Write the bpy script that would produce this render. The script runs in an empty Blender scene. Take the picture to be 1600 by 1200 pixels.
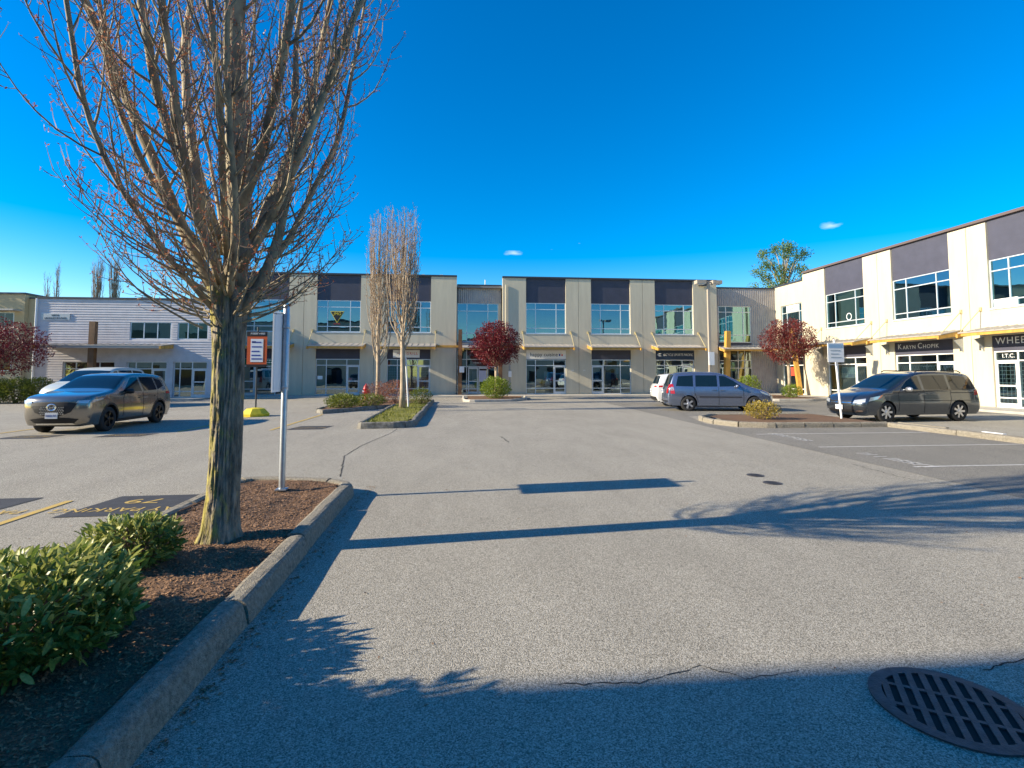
import bpy, bmesh, math, random
from mathutils import Vector, Matrix, noise
from mathutils.geometry import delaunay_2d_cdt
R = math.radians
scene = bpy.context.scene
COL = scene.collection

# ------------------------------------------------------------------ camera, sky, sun, exposure
YAW = R(5.63); PITCH = math.atan2(52, 822)
cam_d = bpy.data.cameras.new('camera'); cam = bpy.data.objects.new('camera', cam_d); COL.objects.link(cam)
cam.location = (0, 0, 1.7); cam.rotation_euler = (R(90) + PITCH, 0, -YAW)
cam_d.sensor_width = 36; cam_d.lens = 36 * 822 / 1600
cam_d.shift_y = -69 / 1600; cam_d.clip_start = 0.05; cam_d.clip_end = 3000
scene.camera = cam

SUN_EL = R(23.5); SUN_AZ = R(6.0)          # light travels along +X, a little towards +Y
sun_dir = Vector((math.cos(SUN_EL) * math.cos(SUN_AZ), math.cos(SUN_EL) * math.sin(SUN_AZ), -math.sin(SUN_EL)))
sl = bpy.data.lights.new('sun', 'SUN'); sl.energy = 5.0; sl.angle = R(0.53); sl.color = (1.0, 0.87, 0.66)
so = bpy.data.objects.new('sun', sl); COL.objects.link(so); so.location = (-40, -10, 40)
so.rotation_euler = sun_dir.to_track_quat('-Z', 'Y').to_euler()

world = bpy.data.worlds.new('World'); scene.world = world; world.use_nodes = True
wn = world.node_tree.nodes; wl = world.node_tree.links
bgn = wn['Background']
sky = wn.new('ShaderNodeTexSky'); sky.sky_type = 'NISHITA'; sky.sun_disc = False
sky.sun_elevation = SUN_EL; sky.sun_rotation = math.atan2(-sun_dir.x, -sun_dir.y)
sky.air_density = 1.0; sky.dust_density = 0.2; sky.ozone_density = 2.2
hsv = wn.new('ShaderNodeHueSaturation'); hsv.inputs['Saturation'].default_value = 1.72; hsv.inputs['Hue'].default_value = .507
wl.new(sky.outputs[0], hsv.inputs['Color'])
# a few small fair-weather clouds low over the roofs
tc = wn.new('ShaderNodeTexCoord')
cn = wn.new('ShaderNodeTexNoise'); cn.inputs['Scale'].default_value = 34; cn.inputs['Detail'].default_value = 6
mp = wn.new('ShaderNodeMapping'); mp.inputs['Scale'].default_value = (1, 1, 3.2)
wl.new(tc.outputs['Generated'], mp.inputs['Vector']); wl.new(mp.outputs[0], cn.inputs['Vector'])
acc = None
for az, el, wa, we, k in ((5.7, 13.0, 1.9, .42, 1.0), (9.9, 13.35, 1.5, .35, .5), (13.0, 13.9, .8, .3, .6), (37.3, 13.6, 1.7, .6, .8), (-48, 14, 3, .6, .8), (60, 16, 3, .6, .8)):
    d = Vector((math.sin(R(az)) * math.cos(R(el)), math.cos(R(az)) * math.cos(R(el)), math.sin(R(el))))
    sub = wn.new('ShaderNodeVectorMath'); sub.operation = 'SUBTRACT'; sub.inputs[1].default_value = d
    wl.new(tc.outputs['Generated'], sub.inputs[0])
    scl = wn.new('ShaderNodeVectorMath'); scl.operation = 'MULTIPLY'
    scl.inputs[1].default_value = (1 / R(wa), 1 / R(wa), 1 / R(we)); wl.new(sub.outputs[0], scl.inputs[0])
    ln = wn.new('ShaderNodeVectorMath'); ln.operation = 'LENGTH'; wl.new(scl.outputs[0], ln.inputs[0])
    m1 = wn.new('ShaderNodeMapRange'); m1.inputs[1].default_value = 0.0; m1.inputs[2].default_value = 1.3
    m1.inputs[3].default_value = k; m1.inputs[4].default_value = 0.0; wl.new(ln.outputs['Value'], m1.inputs[0])
    if acc is None: acc = m1.outputs[0]
    else:
        ad = wn.new('ShaderNodeMath'); ad.operation = 'ADD'; wl.new(acc, ad.inputs[0]); wl.new(m1.outputs[0], ad.inputs[1]); acc = ad.outputs[0]
mm = wn.new('ShaderNodeMath'); mm.operation = 'MULTIPLY'; wl.new(acc, mm.inputs[0]); wl.new(cn.outputs[0], mm.inputs[1])
rr = wn.new('ShaderNodeMapRange'); rr.inputs[1].default_value = .25; rr.inputs[2].default_value = .72; wl.new(mm.outputs[0], rr.inputs[0])
mxc = wn.new('ShaderNodeMixRGB'); wl.new(rr.outputs[0], mxc.inputs[0]); wl.new(hsv.outputs[0], mxc.inputs[1]); mxc.inputs[2].default_value = (5.5, 6.2, 7.5, 1)
wl.new(mxc.outputs[0], bgn.inputs[0]); bgn.inputs[1].default_value = 0.115
scene.view_settings.view_transform = 'Standard'; scene.view_settings.look = 'None'
scene.view_settings.exposure = 1.0; scene.view_settings.gamma = 1.0
try:
    scene.cycles.max_bounces = 8; scene.cycles.transparent_max_bounces = 12
except Exception: pass

# ------------------------------------------------------------------ materials
MATS = {}
def srgb(r, g, b): return tuple(((c / 255) / 12.92 if c / 255 <= .04045 else ((c / 255 + .055) / 1.055) ** 2.4) for c in (r, g, b))
def mat(name, col, rough=.7, var=0.0, vscale=3.0, bump=0.0, bscale=40.0, metal=0.0, spec=.5, coat=0.0, col2=None, detail=5, stretch=(1, 1, 1), bdist=.01, trans=0.0):
    if name in MATS: return MATS[name]
    m = bpy.data.materials.new(name); m.use_nodes = True; n = m.node_tree.nodes; l = m.node_tree.links
    p = n['Principled BSDF']; p.inputs['Base Color'].default_value = (*col, 1); p.inputs['Roughness'].default_value = rough
    p.inputs['Metallic'].default_value = metal; p.inputs['Specular IOR Level'].default_value = spec
    if coat: p.inputs['Coat Weight'].default_value = coat; p.inputs['Coat Roughness'].default_value = .04
    t = n.new('ShaderNodeTexCoord'); mpn = n.new('ShaderNodeMapping'); mpn.inputs['Scale'].default_value = stretch
    l.new(t.outputs['Object'], mpn.inputs['Vector'])
    if var or col2:
        nz = n.new('ShaderNodeTexNoise'); nz.inputs['Scale'].default_value = vscale; nz.inputs['Detail'].default_value = detail; nz.inputs['Roughness'].default_value = .65
        l.new(mpn.outputs[0], nz.inputs['Vector'])
        rp = n.new('ShaderNodeValToRGB'); rp.color_ramp.elements[0].position = .32; rp.color_ramp.elements[1].position = .68
        c2 = col2 if col2 else tuple(min(1, c * (1 + var)) for c in col)
        c1 = col if col2 else tuple(c * (1 - var) for c in col)
        rp.color_ramp.elements[0].color = (*c1, 1); rp.color_ramp.elements[1].color = (*c2, 1)
        l.new(nz.outputs[0], rp.inputs[0]); l.new(rp.outputs[0], p.inputs['Base Color'])
    if bump:
        nb = n.new('ShaderNodeTexNoise'); nb.inputs['Scale'].default_value = bscale; nb.inputs['Detail'].default_value = 4
        l.new(mpn.outputs[0], nb.inputs['Vector'])
        b = n.new('ShaderNodeBump'); b.inputs['Strength'].default_value = bump; b.inputs['Distance'].default_value = bdist
        l.new(nb.outputs[0], b.inputs['Height']); l.new(b.outputs[0], p.inputs['Normal'])
    MATS[name] = m
    return m
def leafmat(name, c1, c2, rough=.5, scale=9.0, tr=.35):
    m = mat(name, c1, rough, col2=c2, vscale=scale, spec=.35)
    n = m.node_tree.nodes; l = m.node_tree.links; p = n['Principled BSDF']; out = n['Material Output']
    tl = n.new('ShaderNodeBsdfTranslucent'); mx = n.new('ShaderNodeMixShader'); mx.inputs[0].default_value = tr
    src = p.inputs['Base Color'].links[0].from_socket
    l.new(src, tl.inputs['Color']); l.new(p.outputs[0], mx.inputs[1]); l.new(tl.outputs[0], mx.inputs[2]); l.new(mx.outputs[0], out.inputs['Surface'])
    return m
def glassmat(name, tint, refl=.3, rcol=(.8, .93, 1.0)):
    if name in MATS: return MATS[name]
    m = bpy.data.materials.new(name); m.use_nodes = True; n = m.node_tree.nodes; l = m.node_tree.links
    n.remove(n['Principled BSDF']); out = n['Material Output']
    tr = n.new('ShaderNodeBsdfTransparent'); tr.inputs[0].default_value = (*tint, 1)
    gl = n.new('ShaderNodeBsdfGlossy'); gl.inputs['Color'].default_value = (*rcol, 1); gl.inputs['Roughness'].default_value = .015
    t = n.new('ShaderNodeTexCoord'); nz = n.new('ShaderNodeTexNoise'); nz.inputs['Scale'].default_value = .9
    l.new(t.outputs['Object'], nz.inputs['Vector']); b = n.new('ShaderNodeBump'); b.inputs['Strength'].default_value = .06; b.inputs['Distance'].default_value = .05
    l.new(nz.outputs[0], b.inputs['Height']); l.new(b.outputs[0], gl.inputs['Normal'])
    fr = n.new('ShaderNodeFresnel'); fr.inputs[0].default_value = 1.5
    ad = n.new('ShaderNodeMath'); ad.operation = 'ADD'; ad.use_clamp = True; ad.inputs[1].default_value = refl; l.new(fr.outputs[0], ad.inputs[0])
    mx = n.new('ShaderNodeMixShader'); l.new(ad.outputs[0], mx.inputs[0]); l.new(tr.outputs[0], mx.inputs[1]); l.new(gl.outputs[0], mx.inputs[2]); l.new(mx.outputs[0], out.inputs['Surface'])
    MATS[name] = m
    return m
def asphalt(name, c_dark, c_mid, c_light, big=.06):
    m = bpy.data.materials.new(name); m.use_nodes = True; n = m.node_tree.nodes; l = m.node_tree.links
    p = n['Principled BSDF']; p.inputs['Roughness'].default_value = .85; p.inputs['Specular IOR Level'].default_value = .25
    t = n.new('ShaderNodeTexCoord')
    vo = n.new('ShaderNodeTexVoronoi'); vo.inputs['Scale'].default_value = 170; l.new(t.outputs['Object'], vo.inputs['Vector'])
    sep = n.new('ShaderNodeSeparateColor'); l.new(vo.outputs['Color'], sep.inputs[0])
    rp = n.new('ShaderNodeValToRGB'); e = rp.color_ramp.elements
    e[0].position = 0.05; e[0].color = (*c_dark, 1); e[1].position = .95; e[1].color = (*c_light, 1)
    k = e.new(.45); k.color = (*c_mid, 1); l.new(sep.outputs[0], rp.inputs[0])
    n2 = n.new('ShaderNodeTexNoise'); n2.inputs['Scale'].default_value = .35; n2.inputs['Detail'].default_value = 7; n2.inputs['Roughness'].default_value = .6
    l.new(t.outputs['Object'], n2.inputs['Vector'])
    r2 = n.new('ShaderNodeMapRange'); r2.inputs[1].default_value = .3; r2.inputs[2].default_value = .7; r2.inputs[3].default_value = 1 - big; r2.inputs[4].default_value = 1 + big
    l.new(n2.outputs[0], r2.inputs[0])
    # darker drips and tyre tracks, irregular
    n3 = n.new('ShaderNodeTexNoise'); n3.inputs['Scale'].default_value = 5; n3.inputs['Detail'].default_value = 3
    l.new(t.outputs['Object'], n3.inputs['Vector'])
    r3 = n.new('ShaderNodeMapRange'); r3.inputs[1].default_value = .66; r3.inputs[2].default_value = .8; r3.inputs[3].default_value = 1; r3.inputs[4].default_value = .78
    l.new(n3.outputs[0], r3.inputs[0])
    n4 = n.new('ShaderNodeTexNoise'); n4.inputs['Scale'].default_value = 1.6; n4.inputs['Detail'].default_value = 5; n4.inputs['Distortion'].default_value = .6
    mp4 = n.new('ShaderNodeMapping'); mp4.inputs['Scale'].default_value = (1.0, .28, 1); l.new(t.outputs['Object'], mp4.inputs['Vector']); l.new(mp4.outputs[0], n4.inputs['Vector'])
    r4 = n.new('ShaderNodeMapRange'); r4.inputs[1].default_value = .35; r4.inputs[2].default_value = .7; r4.inputs[3].default_value = 1.05; r4.inputs[4].default_value = .93; l.new(n4.outputs[0], r4.inputs[0])
    m0 = n.new('ShaderNodeMath'); m0.operation = 'MULTIPLY'; l.new(r2.outputs[0], m0.inputs[0]); l.new(r4.outputs[0], m0.inputs[1])
    ml = n.new('ShaderNodeMath'); ml.operation = 'MULTIPLY'; l.new(m0.outputs[0], ml.inputs[0]); l.new(r3.outputs[0], ml.inputs[1])
    vm = n.new('ShaderNodeVectorMath'); vm.operation = 'SCALE'; l.new(rp.outputs[0], vm.inputs[0]); l.new(ml.outputs[0], vm.inputs['Scale'])
    l.new(vm.outputs[0], p.inputs['Base Color'])
    b = n.new('ShaderNodeBump'); b.inputs['Strength'].default_value = .5; b.inputs['Distance'].default_value = .006
    l.new(vo.outputs['Distance'], b.inputs['Height']); b.invert = True; l.new(b.outputs[0], p.inputs['Normal'])
    MATS[name] = m
    return m
M_ASPH = asphalt('asphalt_worn', (.14, .127, .099), (.29, .267, .213), (.51, .47, .39))
M_ASPH_D = asphalt('asphalt_dark', (.09, .084, .07), (.195, .182, .152), (.34, .317, .27))
M_SEAL = mat('sealant_black', (.035, .036, .04), .8, .25, 8, .4, 120)
M_CONC = mat('kerb_concrete', (.16, .14, .105), .9, col2=(.38, .34, .265), vscale=34, bump=1, bscale=120, bdist=.02)
M_CONC_L = mat('sidewalk_concrete', (.42, .39, .33), .9, .15, 3, .3, 60)
M_CONC_M = mat('kerb_mossy', (.10, .095, .075), .9, .4, 9, .7, 50, col2=(.27, .25, .21))
M_MULCH = mat('mulch', (.085, .045, .025), .95, col2=(.23, .13, .068), vscale=60, bump=1, bscale=70, bdist=.02)
M_CHIP = mat('mulch_chip', (.11, .056, .03), .9, col2=(.40, .23, .12), vscale=40)
M_GRASS_BED = mat('moss_bed', (.10, .11, .02), .95, col2=(.24, .22, .04), vscale=4, bump=1, bscale=50, bdist=.02)
M_YEL = mat('yellow_paint', (.62, .40, .05), .7, col2=(.45, .33, .12), vscale=18)
M_WHT = mat('white_road_paint', (.62, .60, .55), .8, col2=(.34, .33, .31), vscale=14)
M_CREAM = mat('cream_stucco', (.54, .485, .36), .85, .09, 2.2, .25, 90, stretch=(1, 1, .14))
M_PURP = mat('dark_purple_panel', (.044, .046, .070), .55, .15, 1.5, .1, 30)
M_PURP2 = mat('purple_panel', (.055, .056, .083), .6, .12, 1.5, .1, 30)
M_CAP = mat('dark_metal_cap', (.035, .035, .045), .4, .1, 4)
M_ALU = mat('window_aluminium', (.62, .66, .68), .35, .05, 5, metal=.3)
M_CORR = mat('corrugated_metal', (.36, .33, .31), .5, .12, 2, metal=.2)
M_SIDING = mat('grey_siding', (.56, .53, .53), .7, .1, 2)
M_CANOPY = mat('canopy_metal', (.40, .37, .33), .5, .1, 3, metal=.2)
M_TIMBER = mat('golden_timber', (.50, .28, .055), .55, .2, 6, .1, 40, stretch=(1, 1, .2))
M_TIMBER_D = mat('brown_timber', (.17, .085, .035), .6, .25, 6, .1, 40, stretch=(1, 1, .2))
M_GLASS = glassmat('tinted_glass', (.10, .30, .40), .24, (.45, .8, 1.0))
M_GLASS_T = glassmat('teal_glass', (.10, .38, .45), .30, (.5, .92, 1.0))
M_GLASS_S = glassmat('store_glass', (.34, .46, .50), .24, (.75, .95, 1.0))
M_ROOM = mat('room_plaster', (.30, .29, .27), .9, .15, 1)
M_BLIND = mat('white_blind', (.55, .58, .58), .8)
M_ROOF = mat('roof_membrane', (.2, .2, .2), .9)
M_DARK = mat('dark_gap', (.01, .01, .01), .9)
M_WHITE = mat('white_paint', (.78, .78, .76), .5)
M_STEEL = mat('galvanised_steel', (.42, .45, .48), .4, .12, 12, metal=.7)
M_STEEL_D = mat('dark_steel', (.05, .055, .06), .5, .2, 12, metal=.5)
M_IRON = mat('cast_iron', (.075, .072, .075), .6, .35, 14, .3, 80, metal=.4)
M_BLACK = mat('black_plastic', (.012, .012, .013), .5)
M_RUB = mat('tyre_rubber', (.018, .018, .018), .8, .2, 20)
M_CHROME = mat('chrome', (.75, .76, .78), .15, metal=1)
M_RIMD = mat('dark_alloy', (.03, .03, .035), .3, metal=.7)
M_RIML = mat('silver_alloy', (.55, .55, .57), .3, metal=.8)
M_REDL = mat('red_lamp', (.45, .012, .012), .15, coat=1)
M_AMB = mat('amber_lamp', (.7, .14, .02), .15, coat=1)
M_LAMP = mat('clear_lamp', (.55, .58, .6), .12, coat=1, metal=.5)
M_CARGL = mat('car_glass', (.006, .014, .02), .03, spec=.55)
M_RED = mat('hydrant_red', (.55, .02, .025), .35, .1, 8)
M_GREEN = mat('sign_green', (.01, .12, .04), .5)
M_NAVY = mat('sign_navy', (.008, .03, .07), .5)
M_ORANGE = mat('sign_orange', (.62, .10, .02), .5)
M_TYEL = mat('text_yellow', (.75, .6, .05), .6)
M_TRED = mat('text_red', (.6, .06, .03), .6)
M_TBLU = mat('text_blue', (.03, .06, .3), .6)

# ------------------------------------------------------------------ mesh helpers
class MB:
    def __init__(s): s.v = []; s.f = []; s.m = []
    def add(s, vs, fs, mi=0):
        o = len(s.v); s.v.extend([tuple(p) for p in vs]); s.f.extend([tuple(i + o for i in f) for f in fs]); s.m.extend([mi] * len(fs)); return s
    def box(s, x0, x1, y0, y1, z0, z1, mi=0):
        return s.add([(x0, y0, z0), (x1, y0, z0), (x1, y1, z0), (x0, y1, z0), (x0, y0, z1), (x1, y0, z1), (x1, y1, z1), (x0, y1, z1)],
                     [(3, 2, 1, 0), (4, 5, 6, 7), (0, 1, 5, 4), (1, 2, 6, 5), (2, 3, 7, 6), (3, 0, 4, 7)], mi)
    def bar(s, a, b, w, h, mi=0, up=Vector((0, 0, 1))):
        a = Vector(a); b = Vector(b); d = (b - a).normalized()
        if abs(d.dot(up)) > .98: up = Vector((0, 1, 0))
        x = d.cross(up).normalized() * w / 2; y = x.cross(d).normalized() * h / 2
        vs = [a - x - y, a + x - y, a + x + y, a - x + y, b - x - y, b + x - y, b + x + y, b - x + y]
        return s.add(vs, [(0, 1, 2, 3), (7, 6, 5, 4), (4, 5, 1, 0), (5, 6, 2, 1), (6, 7, 3, 2), (7, 4, 0, 3)], mi)
    def tube(s, pts, rad, n=6, mi=0, cap=True):
        o = len(s.v); k = len(pts); pts = [Vector(p) for p in pts]; ref = Vector((.31, .17, .93)); prev = None
        for i, p in enumerate(pts):
            d = (pts[min(i + 1, k - 1)] - pts[max(i - 1, 0)])
            if d.length < 1e-9: d = Vector((0, 0, 1))
            d.normalize()
            if prev is None:
                a = d.cross(ref if abs(d.dot(ref)) < .95 else Vector((1, 0, 0))).normalized()
            else:
                a = (prev - d * prev.dot(d)); a = a.normalized() if a.length > 1e-6 else d.cross(ref).normalized()
            prev = a; b = d.cross(a); r = rad[i] if isinstance(rad, (list, tuple)) else rad
            for j in range(n):
                t = 2 * math.pi * j / n; q = p + a * (math.cos(t) * r) + b * (math.sin(t) * r); s.v.append((q.x, q.y, q.z))
        for i in range(k - 1):
            for j in range(n):
                s.f.append((o + i * n + j, o + i * n + (j + 1) % n, o + (i + 1) * n + (j + 1) % n, o + (i + 1) * n + j)); s.m.append(mi)
        if cap:
            s.f.append(tuple(o + j for j in reversed(range(n)))); s.m.append(mi)
            s.f.append(tuple(o + (k - 1) * n + j for j in range(n))); s.m.append(mi)
        return s
    def lathe(s, prof, n=24, c=(0, 0, 0), axis='z', mi=0):
        o = len(s.v)
        for (r, h) in prof:
            for j in range(n):
                t = 2 * math.pi * j / n; a, b = r * math.cos(t), r * math.sin(t)
                if axis == 'z': s.v.append((c[0] + a, c[1] + b, c[2] + h))
                else: s.v.append((c[0] + a, c[1] + h, c[2] + b))
        for i in range(len(prof) - 1):
            for j in range(n):
                q = (o + i * n + j, o + i * n + (j + 1) % n, o + (i + 1) * n + (j + 1) % n, o + (i + 1) * n + j)
                s.f.append(q if axis == 'z' else q[::-1]); s.m.append(mi)
        return s
    def prism(s, poly, z0, z1, mi=0):
        n = len(poly); a = sum(poly[i][0] * poly[(i + 1) % n][1] - poly[(i + 1) % n][0] * poly[i][1] for i in range(n))
        if a < 0: poly = poly[::-1]
        vs = [(x, y, z0) for x, y in poly] + [(x, y, z1) for x, y in poly]
        fs = [tuple(reversed(range(n))), tuple(range(n, 2 * n))] + [(i, (i + 1) % n, n + (i + 1) % n, n + i) for i in range(n)]
        return s.add(vs, fs, mi)
    def build(s, name, mats, parent=None, smooth=False, loc=None):
        me = bpy.data.meshes.new(name); me.from_pydata(s.v, [], s.f)
        if not isinstance(mats, (list, tuple)): mats = [mats]
        for m in mats: me.materials.append(m)
        if len(mats) > 1: me.polygons.foreach_set('material_index', s.m)
        if smooth: me.polygons.foreach_set('use_smooth', [True] * len(me.polygons))
        me.update(); ob = bpy.data.objects.new(name, me); COL.objects.link(ob)
        if parent: ob.parent = parent
        if loc: ob.location = loc
        return ob
def tag(o, label=None, cat=None, group=None, kind=None):
    if label: o['label'] = label
    if cat: o['category'] = cat
    if group: o['group'] = group
    if kind: o['kind'] = kind
    return o
def thing(name, label, cat, loc=(0, 0, 0), rz=0, group=None):
    o = bpy.data.objects.new(name, None); COL.objects.link(o); o.location = loc; o.rotation_euler = (0, 0, rz); o.empty_display_size = .3
    return tag(o, label, cat, group)
def struct(o): o['kind'] = 'structure'; return o
_tc = {}
def text(body, size, mt, parent, loc, rot, name='lettering', ext=.004, align='CENTER', squash=1.0, shear=0, space=1.0):
    if body[0] == '#':        # lettering too worn or small to read in the photograph: a row of strokes
        n_ = int(body[1:]); rq = random.Random(n_ * 7 + int(size * 1000)); mb_ = MB(); cw = size * .62; x_ = -n_ * cw / 2; h_ = size * .36; e_ = max(ext, .0005)
        for k_ in range(n_):
            w_ = cw * .7; a_, b_ = x_ + cw * .1, x_ + cw * .1 + w_; t_ = size * .11
            mb_.box(a_, a_ + t_, -h_, h_, -e_, e_)
            if rq.random() < .7: mb_.box(a_ + t_, b_, h_ - t_, h_, -e_, e_)
            if rq.random() < .5: mb_.box(a_ + t_, b_, -t_ / 2, t_ / 2, -e_, e_)
            if rq.random() < .5: mb_.box(b_ - t_, b_, -h_, h_ - t_, -e_, e_)
            x_ += cw
        o = mb_.build(name, mt, parent); o.location = loc; o.rotation_euler = rot; o.scale = (squash, 1, 1); return o
    cu = bpy.data.curves.new('t', 'FONT'); cu.body = body; cu.size = size; cu.extrude = ext; cu.align_x = align; cu.align_y = 'CENTER'; cu.shear = shear; cu.space_character = space
    cu.resolution_u = 3
    ob = bpy.data.objects.new('t', cu); COL.objects.link(ob); dg = bpy.context.evaluated_depsgraph_get()
    me = bpy.data.meshes.new_from_object(ob.evaluated_get(dg)); bpy.data.objects.remove(ob); bpy.data.curves.remove(cu)
    me.materials.clear(); me.materials.append(mt)
    o = bpy.data.objects.new(name, me); COL.objects.link(o); o.parent = parent; o.location = loc; o.rotation_euler = rot; o.scale = (squash, 1, 1)
    return o
FRONT = (R(90), 0, 0)     # text facing -Y

# ------------------------------------------------------------------ ground
g = MB().add([(-400, -300, 0), (400, -300, 0), (400, 500, 0), (-400, 500, 0)], [(0, 1, 2, 3)]).build('asphalt_lot', M_ASPH); struct(g)
def sheet(name, poly, z, m, parent=None):
    o = MB().add([(x, y, z) for x, y in poly], [tuple(range(len(poly)))]).build(name, m, parent); return o
struct(sheet('stall_pavement', [(7.4, -12), (13.7, -12), (13.7, 15.6), (8.6, 15.6), (8.2, 17), (9, 20.2), (22.9, 20.2), (22.9, 30), (8.3, 30), (8.05, 22), (7.75, 14)], .004, M_ASPH_D))
def line(x0, y0, x1, y1, w, m, z=.008):
    d = Vector((x1 - x0, y1 - y0)).normalized(); nn = Vector((-d.y, d.x)) * w / 2
    return sheet('painted_line', [(x0 + nn.x, y0 + nn.y), (x0 - nn.x, y0 - nn.y), (x1 - nn.x, y1 - nn.y), (x1 + nn.x, y1 + nn.y)], z, m, g)
for x, y0, y1 in ((-5.15, 2.0, 7.66), (-6.95, 2.0, 7.66), (-5.6, 16.4, 22.4), (-8.1, 16.2, 22.2), (-10.9 - 2.0, 16.2, 22.2)): line(x, y0, x, y1, .1, M_YEL)
for y in (11.45, 14.0, 8.9, 6.3): line(8.2, y, 13.4, y, .08, M_WHT)
line(9.0, 24.6, 14.5, 24.6, .09, M_WHT); line(9.0, 27.2, 14.5, 27.2, .09, M_WHT)
for x0, x1, y0, y1 in ((-4.67, -3.48, 6.8, 7.9), (-6.9, -5.7, 6.8, 7.9), (-5.1, -4.1, 16.5, 17.6), (-9.6, -8.5, 15.1, 15.9), (-11.9, -10.8, 14.9, 15.7)):
    sheet('black_patch', [(x0 - .1, y0), (x1 - .05, y0 + .05), (x1 + .06, y1), (x0 + .04, y1 - .03)], .0055, M_SEAL, g)
def ground_text(body, size, x, y, rz, m, squash=1.0):
    o = text(body, size, m, g, (x, y, .009), (0, 0, rz), 'painted_lettering', ext=0, squash=squash); return o
ground_text('PAY PARKING', .27, -4.2, 7.12, R(180), M_YEL, .95); ground_text('79', .34, -4.15, 7.55, R(180), M_YEL, 1.4)
ground_text('PAY PARKING', .27, -6.1, 7.12, R(180), M_YEL, .95)
for x, y in ((-4.6, 16.95), (-9.05, 15.5), (-11.35, 15.3)): ground_text('PAY PARKING', .2, x, y, R(180), M_YEL, .75)
ground_text('#7', .40, 8.7, 13.3, R(-90), M_WHT, .95); ground_text('#8', .40, 8.5, 9.6, R(-90), M_WHT, .95)
rng = random.Random(4)
def crack(pts, w=.012, jit=.05):
    P = []
    for a, b in zip(pts[:-1], pts[1:]):
        n = max(2, int(math.dist(a, b) / .045))
        for i in range(n): t = i / n; P.append((a[0] + (b[0] - a[0]) * t + rng.uniform(-jit, jit) * .6, a[1] + (b[1] - a[1]) * t + rng.uniform(-jit, jit) * .6))
    P.append(pts[-1]); mb = MB()
    for i in range(len(P) - 1):
        a, b = Vector(P[i]), Vector(P[i + 1]); d = (b - a).normalized(); q = Vector((-d.y, d.x)) * w * rng.uniform(.3, .8)
        mb.add([(*(a - q), .003), (*(b - q), .003), (*(b + q), .003), (*(a + q), .003)], [(0, 1, 2, 3)])
    mb.build('asphalt_crack', M_DARK, g)
crack([(-1.9, 16.5), (-1.95, 15.2), (-2.3, 12.8), (-2.35, 11.2), (-1.95, 9.0)], .016, .03)
crack([(1.1, 14.2), (1.2, 13.0)], .02); crack([(1.95, 2.95), (1.6, 2.9), (1.4, 3.05), (1.0, 2.92), (.5, 2.95)], .005, .02); crack([(3.0, 2.85), (3.6, 3.0)], .008, .03)
crack([(-4.6, 5.2), (-4.2, 5.6), (-3.9, 5.7)], .02); crack([(-5.6, 4.2), (-4.8, 5.1)], .015); crack([(7.45, 7.4), (7.2, 8.0), (7.3, 9.3)], .01)

# ------------------------------------------------------------------ kerbed beds
def kerb_ring(name, path, parent, closed=False, w=.17, h=.16, seg=1.3, gap=.012, m=M_CONC, rough=0.0, seed=1):
    """stones with a rounded top along a path (left side of the path is the bed)"""
    rg = random.Random(seed); P = [Vector(p) for p in path]
    if closed: P = P + [P[0]]
    L = [0]
    for a, b in zip(P[:-1], P[1:]): L.append(L[-1] + (b - a).length)
    def at(s):
        for i in range(len(P) - 1):
            if s <= L[i + 1] + 1e-6:
                t = (s - L[i]) / max(1e-6, L[i + 1] - L[i]); return P[i].lerp(P[i + 1], t)
        return P[-1].copy()
    n = max(1, round(L[-1] / seg)); prof = [(0, 0), (.02, h * .6), (.035, h * .85), (.06, h * .97), (.085, h), (w - .05, h), (w - .015, h * .9), (w, h * .6), (w, 0)]
    for k in range(n):
        s0 = L[-1] * k / n + gap; s1 = L[-1] * (k + 1) / n - gap; ns = max(2, int((s1 - s0) / .18)); mb = MB(); dz = rg.uniform(-rough, rough); dx = rg.uniform(-rough, rough); o = 0
        for i in range(ns + 1):
            s = s0 + (s1 - s0) * i / ns; p = at(s); d = (at(min(L[-1], s + .06)) - at(max(0, s - .06))).normalized(); q = Vector((-d.y, d.x))
            for (u, z) in prof:
                jj = rg.uniform(-rough, rough) * .5
                c = p + q * (u + dx + jj); mb.v.append((c.x, c.y, (z + dz + jj) if z else -.01))
        m6 = len(prof)
        for i in range(ns):
            for j in range(m6 - 1): mb.f.append((i * m6 + j, i * m6 + j + 1, (i + 1) * m6 + j + 1, (i + 1) * m6 + j)); mb.m.append(0)
        mb.f.append(tuple(range(m6))[::-1]); mb.f.append(tuple(ns * m6 + j for j in range(m6))); mb.m += [0, 0]
        mb.f = [f[::-1] for f in mb.f]
        mb.build('kerb_stone', m, parent)
def arc(cx, cy, r, a0, a1, n=6): return [(cx + r * math.cos(R(a0 + (a1 - a0) * i / n)), cy + r * math.sin(R(a0 + (a1 - a0) * i / n))) for i in range(n + 1)]
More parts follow.
